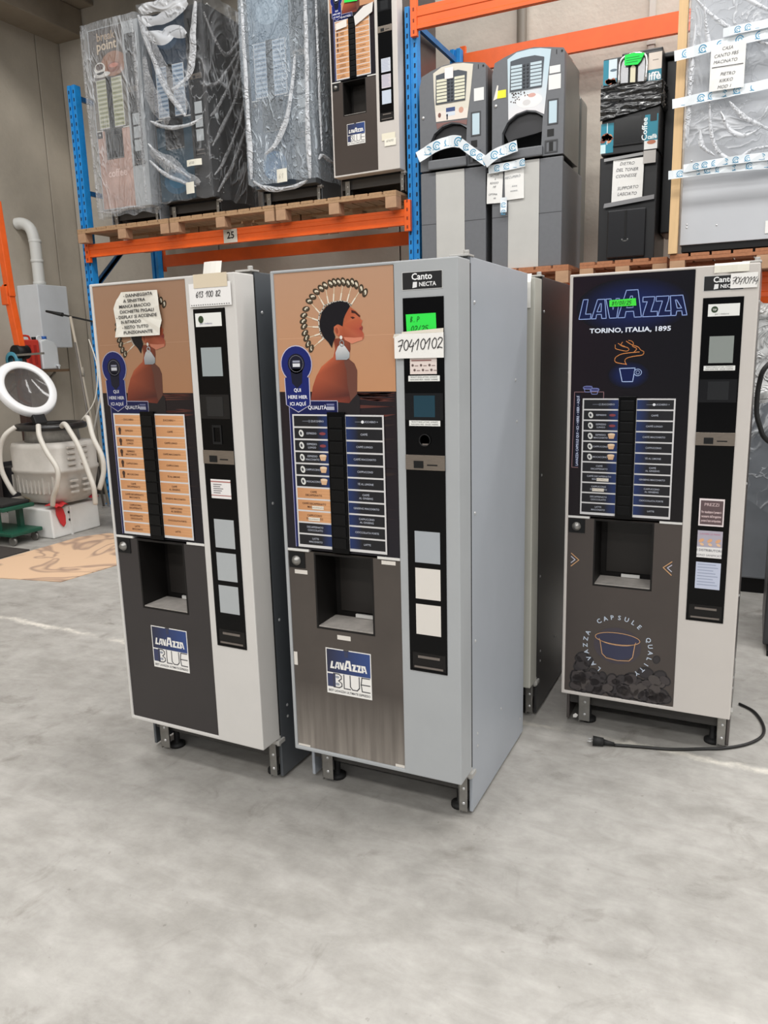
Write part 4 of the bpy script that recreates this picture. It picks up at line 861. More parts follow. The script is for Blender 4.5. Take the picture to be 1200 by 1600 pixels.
def sheet(x, y, z, w, h, lines, label, rot=0., col=(228, 227, 224), seed=1, size=.03):
    P = gridrect(Print(), 0, w, 0, h, col, 4, 4); rr = random.Random(seed)
    for k, t in enumerate(lines):
        if t == '_': P.rect(.01, w-.01, h-(k+.6)*size*1.15, h-(k+.6)*size*1.15+.004, (60, 60, 64), 1)
        elif t: P.text(t, w*.5+rr.uniform(-.015, .005), h-(k+1)*size*1.15, size*.85, (128, 132, 138) if len(lines) < 6 else (92, 92, 96), 1, shear=.25, rot=rr.uniform(-.03, .05), sx=.95)
    o = P.build('paper_sheet', P_PAPER, None, (x, y, z), (0, rot, 0), eps=.002, warp=lambda a, b: -.004*math.sin(a*18+b*11)); tag(o, label, 'paper note', 'paper sheets taped on machines in the right bay'); return o
sheet(-2.02, 6.19, ZRT+.5, .125, .225, ['1 BATTITI', '4', 'REVISIO', 'NE', '', 'OPTIMA', 'ok'], 'paper with faint handwriting between the two arched machines', .03, size=.024)
sheet(-1.87, 6.188, ZRT+.51, .15, .225, ['', 'RECUPERO', '', '===', '===='], 'paper with heavy black strokes on the silver stripe of the pale blue machine', -.02, size=.03)

# ------------------------------------------------------------------ black coffee machine wrapped with a black film band
K = empty('coffee_machine', (-1.16, 6.2, ZRT)); tag(K, 'black coffee machine with teal picture strips and a black film band', 'vending machine')
KB = mat('coffee_black', (22, 22, 24), .35, var=.1)
MB().box(0, .405, .02, .62, 0, .735).build('base_cabinet', KB, K, bev=.006); MB().box(.01, .41, .0, .6, .745, 1.39).build('head', KB, K, bev=.006); MB().box(.02, .49, .2, .66, 1.395, 1.43).box(.12, .4, .1, .6, 1.392, 1.44).build('lid', KB, K, bev=.008)
MB().box(.41, .49, .25, .64, .2, 1.39).build('side_box', KB, K, bev=.01)
MB().box(.07, .34, -.012, .02, .02, .36).build('front_door', mat('coffee_black_gloss', (26, 26, 29), .25), K, bev=.01); MB().box(.195, .21, -.016, -.012, .16, .35).build('door_groove', BLKM, K)
P = Print().ring(.2, .15, .02, .012, .006, (206, 206, 204), 0, 10, PI, 2*PI); P.build('door_handle', P_SATIN, K, v=-.0135)
def strip_art(x0, x1, z0, z1, kind):
    P = Print(); P.rect(x0, x1, z0, z1, (30, 128, 150)); w, h = x1-x0, z1-z0
    if kind == 0: P.rect(x0+.4*w, x1, z0+.3*h, z1, (206, 220, 226), 1); P.ell(x0+.75*w, z0+.6*h, .25*w, .05*h, (90, 110, 124), 2)
    if kind < 2:
        rr = random.Random(kind)
        for k in range(14): P.ell(x0+rr.uniform(.15, .85)*w, z0+(rr.uniform(.02, .25) if kind == 0 else rr.uniform(.4, .62))*h, .018, .012, rr.choice([(170, 92, 60), (206, 140, 100), (130, 66, 46)]), 3, 10, rr.uniform(0, 3))
        if kind: P.rect(x0, x0+.4*w, z0, z0+.3*h, (200, 226, 230), 1); P.line([(x0+.5*w, z0+.3*h), (x0+.5*w, z1)], .006, (206, 226, 232), 1)
    if kind == 2: P.rect(x0, x1, z0+.45*h, z1, (222, 210, 198), 1); P.text('iffè', x0+.5*w, z0+.12*h, .07, (236, 238, 240), 2, bold=.03, width=.95*w); P.rect(x0+.3*w, x0+.75*w, z0+.74*h, z0+.77*h, (150, 140, 132), 2)
    if kind == 3: P.rect(x0, x1, z0, z0+.25*h, (226, 226, 224), 1); P.text('Coffee', x0+.18*w, z0+.6*h, .05, (232, 240, 242), 2, rot=PI/2, bold=.02, width=.15); P.text('caffè', x0+.6*w, z0+.3*h, .04, (236, 240, 240), 2, bold=.03, width=.7*w); P.ell(x0+.55*w, z0+.2*h, .03, .014, (180, 110, 80), 3); P.rect(x0+.4*w, x0+.9*w, z1-.2*h, z1, (24, 24, 26), 3)
    P.build('picture_strip', P_SATIN, K, v=-.002)
strip_art(.01, .105, 1.2, 1.38, 0); strip_art(.005, .095, .76, .96, 1); strip_art(.32, .408, 1.18, 1.378, 2); strip_art(.31, .4, .75, .98, 3)
ar = [(.122, 1.21), (.125, 1.33), (.15, 1.375), (.22, 1.388), (.285, 1.375), (.308, 1.33), (.305, 1.2)]
MB().tube([(a, -.012, b) for a, b in ar], .011, 8, 4).build('chrome_arch', mat('chrome', (220, 220, 222), .12, 1), K)
MB().prism(ar, -.006, 0).build('display_panel', mat('silver_panel', (150, 150, 152), .25, .7), K); MB().box(.185, .25, -.012, -.006, 1.2, 1.35).build('grinder_cover', BLKM, K); MB().prism([(.2, 1.2), (.235, 1.2), (.235, 1.3), (.217, 1.32), (.2, 1.3)], -.018, -.012).build('keeper', mat('keeper_cream', (214, 208, 180), .4), K)
MB().box(.1, .29, -.0015, .0, .81, .985).build('dispensing_window', mat('window_black', (14, 14, 15), .15), K); MB().box(.095, .3, -.012, 0, .795, .803).build('shelf_edge', BLKM, K)
Print().poly([(.16,1.385),(.22,1.39),(.295,1.378),(.27,1.33),(.25,1.31),(.16,1.318)], (34, 220, 84)).rect(.17, .26, 1.36, 1.364, (24, 120, 50), 1).rect(.17, .28, 1.345, 1.349, (24, 120, 50), 1).rect(.17, .25, 1.33, 1.334, (24, 120, 50), 1).build('green_sticker', P_PAPER, K, v=-.03)
def black_band():
    nu, nz_ = 90, 30; V = []; F = []
    for j in range(nz_+1):
        for i in range(nu+1):
            t = i/nu; g = j/nz_
            if t < .5: x, y = t/.5*.42, -.022
            else: x, y = .425, (t-.5)/.5*.5-.022
            zlo = .975+.06*min(t/.5, 1); zhi = 1.215-.025*min(t/.5, 1); z = zlo+(zhi-zlo)*g
            y0 = .016*noise.noise(Vector((x*6+y*6, 0, z*45)))+.008*noise.noise(Vector((x*22+y*20, 3, z*120)))
            V.append((x+(y0 if t >= .5 else 0), y-(y0 if t < .5 else 0), z))
    for j in range(nz_):
        for i in range(nu): a = j*(nu+1)+i; F.append((a, a+1, a+nu+2, a+nu+1))
    return MB().add(V, F, True)
o = black_band().build('stretch_film_band', mat('black_film', (16, 16, 17), .16, spec=.8), None, (-1.16, 6.2, ZRT)); tag(o, 'crinkled black stretch film band around the black coffee machine', 'stretch film')
sheet(-1.065, 6.192, ZRT+.41, .215, .295, ['DIETRO', 'DEL TONER', 'CONNESSE', '', 'SUPPORTO', 'LASCIATO'], 'white handwritten sheet taped on the black coffee machine', .02, seed=4, size=.036)
for q, cl in (([(-.06,.29),(.213,.305),(.213,.325),(-.06,.31)], (150, 150, 150)), ([(-.055,-.03),(.3,.0),(.3,.03),(-.05,.0)], (128, 128, 130)), ([(.215,.245),(.3,.245),(.3,.33),(.215,.33)], (176, 172, 168))): Print().poly(q, cl).build('clear_tape', P_SATIN, K, (.095, -.014, .41))
# ------------------------------------------------------------------ grey cabinet with a plank corner
Q = empty('steel_cabinet', (-.63, 6.0, ZRT)); tag(Q, 'large grey steel cabinet half under film on the rack', 'cabinet')
PG = mat('cabinet_panel_grey', (186, 188, 192), .42, var=.03, scale=3)
MB().box(.068, .82, .02, .68, .055, 1.8).build('body', PG, Q, bev=.004); MB().box(.08, .8, .03, .66, .01, .055).build('plinth', BLKM, Q)
for u, z in ((.11, .17), (.11, .19), (.3, .17), (.12, .6), (.7, .3)): place('screw', SCR, Q, (u, .0195, z))
o = MB().box(-.002, .056, 0, .07, .0, 1.85).build('wooden_plank', mat('plank_pine', (214, 180, 134), .65, var=.08, scale=4, stretch=(10, 10, 1)), None, (-.63, 5.98, ZRT), bev=.002); tag(o, 'pale pine plank strapped upright to the grey cabinet corner', 'plank')
def draped(x0, x1, z0, z1):
    nu, nz_ = 60, 60; V = []; F = []
    for j in range(nz_+1):
        for i in range(nu+1):
            u = i/nu; g = j/nz_; x = x0+(x1-x0)*u
            zl = z0+.10*math.sin(u*7)*(.6)+.16*max(0, .5-u)**1.0
            z = zl+(z1-zl)*g
            y = -.012-.022*abs(noise.noise(Vector((x*4+z*3, 1, z*4-x*2))))-.012*abs(noise.noise(Vector((x*12-z*8, 4, z*7))))
            V.append((x, y, z))
    for j in range(nz_):
        for i in range(nu): a = j*(nu+1)+i; F.append((a, a+1, a+nu+2, a+nu+1))
    return MB().add(V, F, True)
o = FILM_L = draped(.062, .85, .58, 1.84).build('plastic_film', F4, None, (-.63, 5.965, ZRT)); tag(o, 'creased clear film sheet hanging over the large grey cabinet', 'plastic film')
for pts, wd, lb in (([(-.01, 1.24), (.27, 1.265), (.6, 1.285), (.84, 1.3)], .065, 'upper emblem tape around the grey cabinet and plank'), ([(.28, 1.325), (.6, 1.335), (.84, 1.34)], .05, 'short doubled emblem tape above the note on the cabinet'), ([(-.01, .95), (.3, .97), (.84, 1.0)], .06, 'middle emblem tape around the grey cabinet and plank'), ([(-.015, .505), (.3, .51), (.84, .5)], .055, 'lower emblem tape around the grey cabinet and plank'), ([(.08, .535), (.4, .55), (.84, .55)], .05, 'doubled emblem tape along the lower strap of the cabinet')):
    tape_strip(pts, wd, lb, (-.63, 5.925-(.016 if 'doubled' in lb else 0), ZRT))
sheet(-.415, 5.9, ZRT+.985, .205, .275, ['CASA', 'CANTO FB5', 'MACINATO', '_', 'PIETRO', 'KIKKO', 'MOD 1'], 'handwritten sheet with a ruled line on the film of the grey cabinet', .0, seed=9, size=.033)
Print().rect(0, .05, 0, .08, (232, 230, 226)).build('paper_tag', P_PAPER, Q, (.6, .016, .09))
# gathered folds of the film bags: doubled strips of film standing proud of the bag
F_FOLD = film('film_fold', .58, .98, (232, 234, 238), 5., (1, 1, 1)); F_FOLDS = film('film_fold_thin', .3, .7, (210, 210, 212), 5., (1, 1, 1))
F_TOP = film('film_gathered', .55, .8, (232, 234, 238), 1.2, (1, 1, 1))
def folds(parent, L, nrm, wid, material):
    n = Vector(nrm)
    for pts in L:
        C_ = spline([Vector(p)-parent.location for p in pts], 7); m = len(C_); V = []; F = []
        for i, p in enumerate(C_):
            d = (C_[min(i+1, m-1)]-C_[max(i-1, 0)]).normalized(); s = n.cross(d).normalized()
            t = i/(m-1); w_ = wid*(.12+.88*math.sin(PI*min(1, max(0, t*.92+.04)))**.7)*(.8+.4*noise.noise(Vector((t*4, pts[0][0]*9, pts[0][2]*7))))
            for k in range(5):
                a = (k-2)/2; V.append(p+s*(a*w_*.5+.12*w_*noise.noise(p*9))+n*(.012*(1-a*a)+.004))
        for i in range(m-1):
            for k in range(4): a = i*5+k; F.append((a, a+1, a+6, a+5))
        MB().add(V, F, True).build('fold', material, parent)
FR = (0, -1, 0); SD = (1, 0, 0)
folds(BAG_G, [[(-5.36,6.222,4.6),(-5.2,6.222,4.3),(-5.05,6.222,4.0),(-4.9,6.222,3.78)], [(-5.36,6.222,3.5),(-5.2,6.222,3.38),(-5.02,6.222,3.25),(-4.8,6.222,3.14)], [(-5.35,6.222,4.3),(-5.3,6.222,4.0),(-5.2,6.222,3.8),(-5.1,6.222,3.72)]], FR, .17, F_FOLDS)
folds(BAG_G, [[(-5.38,6.225,4.66),(-5.27,6.225,4.34),(-5.11,6.225,3.99),(-4.92,6.225,3.74)], [(-4.72,6.225,4.65),(-4.76,6.225,4.46),(-4.8,6.225,4.21),(-4.86,6.225,4.06),(-5.05,6.225,3.98)]], FR, .085, F_FOLD)
folds(BAG_G, [[(-5.33,6.225,3.75),(-5.14,6.225,3.67),(-4.89,6.225,3.66),(-4.72,6.225,3.7)], [(-5.38,6.225,3.56),(-5.26,6.225,3.43),(-5.08,6.225,3.31),(-4.9,6.225,3.2)], [(-5.38,6.225,3.41),(-5.21,6.225,3.27),(-5.01,6.225,3.18),(-4.85,6.225,3.12)]], FR, .05, F_FOLD)
folds(BAG_G, [[(-5.36,6.22,4.62),(-5.2,6.22,4.58),(-5.0,6.22,4.6),(-4.8,6.22,4.66)], [(-5.3,6.22,4.5),(-5.12,6.22,4.42),(-4.98,6.22,4.46),(-4.84,6.22,4.4)], [(-5.36,6.22,4.7),(-5.1,6.22,4.69),(-4.8,6.22,4.7)]], FR, .15, F_TOP)
folds(BAG_G, [[(-4.66,6.24,3.7),(-4.66,6.41,3.86),(-4.66,6.68,4.21),(-4.66,6.84,4.59)], [(-4.66,6.24,3.45),(-4.66,6.38,3.61),(-4.66,6.67,3.99),(-4.66,6.86,4.46)], [(-4.66,6.24,3.2),(-4.66,6.41,3.36),(-4.66,6.7,3.77),(-4.66,6.91,4.28)], [(-4.66,6.24,4.56),(-4.66,6.38,4.39),(-4.66,6.56,4.31),(-4.66,6.82,4.55)], [(-4.66,6.24,3.97),(-4.66,6.43,4.05),(-4.66,6.74,4.39)], [(-4.66,6.28,3.06),(-4.66,6.56,3.37),(-4.66,6.84,3.8)]], SD, .05, F_FOLDS)
folds(BAG_H, [[(-3.59,6.21,4.65),(-3.6,6.21,4.05),(-3.62,6.21,3.56),(-3.62,6.21,3.15),(-3.62,6.21,3.05)], [(-3.71,6.205,4.04),(-3.76,6.205,3.78),(-3.83,6.205,3.54),(-3.95,6.205,3.37),(-4.06,6.205,3.3)], [(-4.2,6.205,3.09),(-4.12,6.205,3.04),(-3.98,6.205,3.0),(-3.77,6.205,3.0),(-3.64,6.205,3.04)], [(-4.22,6.205,4.6),(-4.22,6.205,3.84),(-4.22,6.205,3.32),(-4.22,6.205,3.11)]], FR, .06, F_FOLD)
folds(BAG_H, [[(-3.55,6.3,4.65),(-3.55,6.3,4.1),(-3.55,6.3,3.59),(-3.55,6.3,3.28)], [(-3.55,6.24,3.2),(-3.55,6.32,3.25),(-3.55,6.5,3.22)]], SD, .05, F_FOLD)
folds(BAG_F, [[(-6.11,6.235,4.66),(-6.11,6.235,4.12),(-6.1,6.235,3.55),(-6.1,6.235,3.05)], [(-5.47,6.235,4.66),(-5.47,6.235,4.1),(-5.47,6.235,3.55),(-5.47,6.235,3.05)], [(-6.1,6.235,3.02),(-5.9,6.235,2.99),(-5.7,6.235,3.02),(-5.48,6.235,3.0)]], FR, .05, F_FOLDS)
folds(FILM_L, [[(-.41,5.945,3.12),(-.39,5.945,2.92),(-.33,5.945,2.79),(-.23,5.945,2.74),(-.12,5.945,2.79),(.1,5.945,2.8)], [(-.34,5.945,3.05),(-.28,5.945,2.93),(-.18,5.945,2.88),(-.09,5.945,2.92)], [(-.53,5.945,3.75),(-.39,5.945,3.6),(-.22,5.945,3.48),(.0,5.945,3.36)], [(-.5,5.945,3.9),(-.32,5.945,3.76),(-.09,5.945,3.6),(.1,5.945,3.52)], [(-.52,5.945,3.6),(-.53,5.945,3.32),(-.54,5.945,3.05),(-.54,5.945,2.86)], [(-.29,5.945,3.1),(-.19,5.945,2.99),(.02,5.945,2.86)], [(-.47,5.945,3.7),(-.44,5.945,3.5),(-.36,5.945,3.3),(-.3,5.945,3.15)], [(-.46,5.945,2.95),(-.44,5.945,2.85),(-.36,5.945,2.78)]], FR, .035, F_FOLD)
# ------------------------------------------------------------------ behind the right machine
R1 = empty('wrapped_cabinet', (-.28, 5.25, 0)); tag(R1, 'grey cabinet with clinging film standing under the rack', 'cabinet')
GC = mat('cabinet_mid_grey', (120, 124, 130), .4, var=.1)
MB().box(0, .75, 0, .65, .1, 1.72).build('body', GC, R1, bev=.01); MB().box(.03, .72, .03, .62, 0, .1).build('plinth', BLKM, R1)
o = MB().add(*(lambda m: (m.v, m.f))(draped(-.02, .77, .55, 1.75)), True).build('plastic_film', F2, None, (-.28, 5.245, 0)); tag(o, 'torn clear film hanging on the grey cabinet under the rack', 'plastic film')
R2 = empty('dark_cabinet', (.1, 4.15, 0)); tag(R2, 'dark grey cabinet beside the neon artwork machine', 'cabinet')
MB().box(0, .7, .1, .7, .03, 1.6).build('body', mat('cabinet_dark', (66, 66, 68), .35, .3, var=.2), R2, bev=.008); MB().box(.02, .68, .02, .68, 0, .03).build('plinth', BLKM, R2)
def crumple(n=26, w=.5, h=.5, seed=2):
    V = []; F = []
    for j in range(n+1):
        for i in range(n+1):
            a = i/n; b = j/n
            V.append((a*w+.03*noise.noise(Vector((a*5, b*5, seed))), -.05+.07*noise.noise(Vector((a*6, b*6, seed+4))), b*h-.25*abs(a-.4)+.05*noise.noise(Vector((a*8, b*8, seed+9)))))
    for j in range(n):
        for i in range(n): k = j*(n+1)+i; F.append((k, k+1, k+n+2, k+n+1))
    return MB().add(V, F, True)
o = crumple().build('plastic_bag', film('film_white', .75, 1., (226, 226, 224), 4), None, (-.08, 4.17, 1.32)); tag(o, 'crumpled white plastic bag on the dark cabinet', 'plastic bag')
o = MB().tube([(.3, 4.24, 1.58), (.16, 4.05, 1.54), (.03, 3.92, 1.46), (.0, 3.92, 1.376), (-.003, 3.92, 1.26), (.014, 3.92, 1.19), (.053, 3.94, 1.118), (.2, 4.1, 1.02), (.26, 4.24, 1.0)], .011, 8, 6).build('black_hose', RUB); tag(o, 'thick black cable looping down in front of the dark cabinet', 'cable')
# power cord of the right machine
cord = empty('power_cord', (-.5, 2.93, 0)); tag(cord, 'black power cord with plug lying on the floor', 'power cord')
pts = [(-.43, 2.94), (-.33, 2.965), (-.22, 2.99), (-.1, 3.045), (-.03, 3.08), (.05, 3.15), (.1, 3.24), (.105, 3.34), (.07, 3.46), (.01, 3.52)]
MB().tube([(a+.5, b-2.93, .007) for a, b in pts], .006, 8, 6).build('cable', mat('cord_black', (24, 23, 22), .5), cord)
MB().cyl((.07, .01, .01), (.03, .0, .016), .007, 12, .012).cyl((.03, .0, .016), (-.01, -.008, .018), .017, 14, .02).build('plug', RUB, cord)
MB().cyl((-.01, -.002, .022), (-.03, -.006, .022), .0025, 8).cyl((-.01, -.016, .018), (-.03, -.02, .018), .0025, 8).build('pin', SCREW, cord)

# ------------------------------------------------------------------ boiler corner on the left wall
BW = mat('boiler_white', (212, 216, 220), .35, var=.04)
b = empty('wall_boiler', (WX, 6.69, 1.72)); tag(b, 'white gas boiler on the side wall with a bent flue', 'boiler')
MB().box(.002, .34, 0, .43, 0, .72).build('casing', BW, b, bev=.01)
fl_ = MB().tube([(.2, .16, .72), (.2, .16, 1.0), (.2, .155, 1.22), (.17, .14, 1.36), (.08, .12, 1.42), (.0, .1, 1.42)], .065, 16, 5).build('flue', mat('flue_white', (216, 216, 212), .45), b)
for z in (.73, .98, 1.2): MB().lathe([(.067, z), (.072, z+.005), (.072, z+.03), (.067, z+.035)], 18, (.2, .16, 0)).build('flue_collar', MATS['flue_white'], fl_)
MB().cyl((.1, .1, -.12), (.1, .1, 0), .012, 8).cyl((.15, .25, -.12), (.15, .25, 0), .012, 8).build('pipe_stub', STEEL, b)
s = empty('wall_shelf', (WX, 6.3, 1.44)); tag(s, 'small brown wooden shelf below the boiler', 'shelf')
MB().box(.002, .46, 0, .62, 0, .03).build('board', mat('shelf_brown', (112, 88, 66), .7, var=.2), s); 
for y in (.08, .5): MB().bar((.005, y, -.25), (.35, y, -.005), .02, .02).build('bracket', STEEL, s)
j = empty('jerrycan', (WX+.33, 6.34, 1.471)); tag(j, 'red jerrycan standing on the wall shelf', 'jerrycan')
JR = mat('jerry_red', (206, 62, 48), .4)
MB().box(-.07, .09, 0, .22, 0, .34).build('can_body', JR, j, bev=.025, seg=3)
for y in (.05, .13): MB().box(.088, .096, y, y+.04, .06, .28).build('rib', mat('jerry_red_dark', (170, 44, 36), .45), j, bev=.003)
MB().tube([(0, .04, .33), (0, .05, .38), (0, .15, .38), (0, .17, .33)], .012, 8, 3).build('handle', JR, j); MB().cyl((.04, .19, .33), (.04, .19, .37), .025, 12).build('cap', BLKM, j)
j = empty('jerrycan', (WX+.33, 6.58, 1.471)); tag(j, 'white jerrycan with blue cap standing on the wall shelf', 'jerrycan')
JW = mat('jerry_white', (220, 224, 226), .4)
MB().prism([(0, 0), (.24, 0), (.24, .25), (.2, .31), (.08, .35), (0, .32)], -.09, .1).build('can_body', JW, j, rot=(0, 0, PI/2), loc=(.0, .0, 0), bev=.02, seg=3)
MB().cyl((0, .13, .34), (0, .13, .38), .03, 14).build('cap', mat('cap_blue', (30, 90, 170), .4), j); MB().cyl((.09, .19, .04), (.14, .19, .04), .014, 10).cyl((.13, .19, .05), (.13, .19, 0), .01, 8).build('tap', JW, j)
MB().tube([(0, .02, .32), (0, .03, .37), (0, .07, .38), (0, .09, .35)], .011, 8, 3).build('handle', JW, j)

# ------------------------------------------------------------------ washing machine tub on a white tray
PL = mat('tub_grey_plastic', (184, 179, 172), .5, var=.1, scale=8); WP = mat('white_foam_box', (218, 217, 214), .55, var=.05)
t = empty('foam_box', (-6.19, 4.82, 0)); tag(t, 'low white moulded box under the washing machine tub', 'box')
MB().prism([(0, 0), (.58, 0), (.57, .265), (.02, .27)], 0, .56).build('tray_body', WP, t, bev=.02, seg=3)
MB().box(.42, .592, .2, .215, 0, .26).build('rib', WP, t); 
for y, z in ((.2, .21), (.2, .14)): MB().cyl((.565, y, z), (.585, y, z), .012, 10).build('hole', RUB, t)
t = empty('washing_machine_tub', (-5.83, 5.12, .28)); tag(t, 'grey plastic washing machine tub with ribs lying on the white box', 'machine part')
def tub_ring(rx, ry, z, n=48, sq=3.2):
    return [((abs(math.cos(a))**(2/sq))*rx*(1 if math.cos(a) >= 0 else -1), (abs(math.sin(a))**(2/sq))*ry*(1 if math.sin(a) >= 0 else -1), z) for a in [2*PI*i/n for i in range(n)]]
V = []; F = []; prof = [(.0, .0, .02), (.24, .2, .02), (.3, .26, .08), (.32, .28, .2), (.34, .3, .3), (.35, .31, .31), (.35, .31, .335), (.34, .3, .345), (.345, .3, .52), (.33, .29, .56), (.27, .24, .57), (.0, .0, .57)]
for rx, ry, z in prof: V += tub_ring(rx, ry, z)
for k in range(len(prof)-1): F += [(k*48+i, k*48+(i+1) % 48, (k+1)*48+(i+1) % 48, (k+1)*48+i) for i in range(48)]
MB().add(V, F, True).build('tub_shell', PL, t)
rb = MB().box(-.008, .008, -.02, .01, 0, .16).mesh('rib', PL, .003)
for i in range(11):
    place('rib', rb, t, (-.26+.05*i, -.268+(.0 if 1 < i < 9 else .02), .12))
rb2 = MB().box(-.012, .012, -.04, .04, 0, .02).mesh('rib', PL, .003)
for z in (.12, .17, .22, .37, .42, .47, .52):
    place('rib', rb2, t, (.345, -.12, z)); place('rib', rb2, t, (.345, .02, z))
MB().lathe([(.0, .56), (.24, .56), (.23, .66), (.245, .7), (.24, .7)], 36).build('steel_drum', STEEL, t); MB().lathe([(.235, .68), (.30, .68), (.31, .7), (.3, .73), (.235, .73), (.235, .68)], 40).build('clamp_ring', mat('clamp_black', (26, 24, 24), .35), t)
MB().box(-.34, -.2, -.3, -.1, .0, .06).build('foot_lug', PL, t, bev=.02)
HO = mat('hose_white', (196, 191, 182), .5); 
def hose(pts, label):
    o = MB().tube(pts, .022, 10, 6).build('rubber_hose', HO); tag(o, label, 'hose', 'white hoses hanging off the tub')
hose([(-5.92, 4.81, 1.0), (-5.98, 4.74, .93), (-6.04, 4.72, .8), (-6.05, 4.72, .62), (-6.0, 4.75, .45), (-5.98, 4.77, .4)], 'white hose bowing out from the tub on the green trolley side')
hose([(-5.62, 4.8, 1.02), (-5.55, 4.74, .93), (-5.46, 4.72, .8), (-5.36, 4.72, .66), (-5.38, 4.72, .52), (-5.45, 4.73, .42), (-5.5, 4.75, .33)], 'white hose curving across the front of the tub')
hose([(-5.57, 5.0, .99), (-5.47, 4.95, 1.02), (-5.37, 4.91, .96), (-5.27, 4.9, .82), (-5.19, 4.9, .6), (-5.15, 4.9, .48), (-5.17, 4.92, .33)], 'white hose hanging straight down the tub flank')
hose([(-5.4, 5.12, 1.05), (-5.3, 5.06, 1.06), (-5.2, 5.0, .9), (-5.12, 5.0, .74), (-5.12, 5.0, .6), (-5.17, 4.98, .45)], 'white hose arching over the tub rim farthest out')
d = empty('porthole_door', (-6.0, 5.05, 1.33), 0); d.rotation_euler = Vector((.87, -.15, .5)).to_track_quat('-Y', 'Z').to_euler(); tag(d, 'round white washing machine door ring tilted open above the tub', 'machine part')
MB().lathe([(.2, .0), (.205, -.012), (.215, -.016), (.258, -.02), (.27, -.012), (.285, .03), (.28, .04), (.21, .03), (.2, .0)], 48, axis='y').build('door_ring', mat('door_ring_white', (226, 226, 226), .25), d)
gl = bpy.data.materials.new('door_glass'); gl.use_nodes = True; g = gl.node_tree.nodes['Principled BSDF']; g.inputs['Base Color'].default_value = (.10, .09, .085, 1); g.inputs['Roughness'].default_value = .08; g.inputs['Alpha'].default_value = .72
MB().lathe([(.0, .06), (.1, .05), (.17, .025), (.203, .002)], 40, axis='y').build('door_glass', gl, d)
MB().box(-.06, .06, .0, .05, -.36, -.25).build('door_hinge', BLKM, d, bev=.01)
o = MB().tube([(-5.62, 5.28, 1.02), (-5.5, 5.35, 1.2), (-5.48, 5.4, 1.5), (-5.6, 5.45, 1.75)], .006, 6, 5).build('wire_loop', mat('wire_white', (190, 186, 176), .5)); tag(o, 'thin pale wire hoop rising behind the tub', 'wire')
def rag(x, y, z, w, h, label, col, seed, lean=0.):
    V = []; F = []; n = 14
    for jj in range(n+1):
        for i in range(n+1):
            a = i/n-.5; c = jj/n-.5; rr = max(0, 1-math.hypot(a*2, c*2)*.55)
            V.append((a*w*(.6+.5*rr), c*h*(.6+.5*rr)+lean*(c-.5), .03+.05*rr*noise.noise(Vector((a*5+seed, c*5, seed)))+.02*rr-.4*max(0, -c-.15)*abs(lean)))
    for jj in range(n):
        for i in range(n): k = jj*(n+1)+i; F.append((k, k+1, k+n+2, k+n+1))
    o = MB().add(V, F, True).build('rag', mat('rag_'+label[:5], col, .85, var=.2), None, (x, y, z)); tag(o, label, 'rag'); return o
rag(-5.62, 4.9, .262, .2, .2, 'crumpled red rag on the corner of the white box', (186, 40, 44), 1)
rag(-5.62, 5.3, .27, .14, .14, 'pink red cloth tucked behind the tub', (198, 52, 66), 5)
rag(-6.0, 4.88, .275, .12, .08, 'yellow cloth scrap beside the tub foot', (206, 176, 70), 3)
o = MB().prism([(0, 0), (.025, .03), (.028, .1), (.01, .17), (-.03, .2), (-.06, .19), (-.06, .12), (-.03, .04)], 0, .02).build('red_glove', mat('glove_red', (190, 44, 46), .7), None, (-5.59, 4.93, .09), (0, 0, PI/2-.1), bev=.008); tag(o, 'red rubber glove hanging over the white box edge', 'glove')

# ------------------------------------------------------------------ other clutter by the wall
cb = bpy.data.materials.new('cardboard_stained'); cb.use_nodes = True; nt = cb.node_tree; bs = nt.nodes['Principled BSDF']; bs.inputs['Roughness'].default_value = .85
tc = nt.nodes.new('ShaderNodeTexCoord'); n1 = nt.nodes.new('ShaderNodeTexNoise'); n1.inputs['Scale'].default_value = 1.7; n1.inputs['Detail'].default_value = 2; n1.inputs['Distortion'].default_value = 1.2; nt.links.new(tc.outputs['Object'], n1.inputs[0])
rp = nt.nodes.new('ShaderNodeValToRGB'); s1 = nt.nodes.new('ShaderNodeMath'); s1.operation = 'SUBTRACT'; s1.inputs[1].default_value = .5; nt.links.new(n1.outputs[0], s1.inputs[0]); s2 = nt.nodes.new('ShaderNodeMath'); s2.operation = 'ABSOLUTE'; nt.links.new(s1.outputs[0], s2.inputs[0])
rp.color_ramp.elements[0].position = .004; rp.color_ramp.elements[1].color = (*lin((204, 172, 142)), 1); rp.color_ramp.elements[1].position = .05; rp.color_ramp.elements[0].color = (*lin((156, 130, 112)), 1); nt.links.new(s2.outputs[0], rp.inputs[0]); nt.links.new(rp.outputs[0], bs.inputs['Base Color'])
pc = [(-5.45, 3.67), (-4.97, 3.75), (-4.45, 3.84), (-4.38, 4.5), (-4.42, 5.22), (-5.3, 5.16), (-5.44, 4.95), (-5.44, 4.1)]
V = [(x, y, .0005) for x, y in pc]+[(x, y, .006) for x, y in pc]; k = len(pc)
o = MB().add(V, [tuple(range(k))[::-1], tuple(range(k, 2*k))]+[(i, (i+1) % k, k+(i+1) % k, k+i) for i in range(k)]).build('cardboard_sheet', cb); tag(o, 'flat tan cardboard sheet with dark stains on the floor', 'cardboard')
o = MB().box(-6.4, -5.47, 3.95, 4.44, .0005, .012).build('rubber_mat', mat('mat_dark', (54, 48, 45), .8, var=.2), bev=.003); tag(o, 'dark rubber mat on the floor beside the green trolley', 'mat')
c = empty('trolley', (-6.3, 4.46, 0)); tag(c, 'dark green steel trolley with small castors', 'trolley'); GR = mat('trolley_green', (18, 74, 56), .45, var=.15)
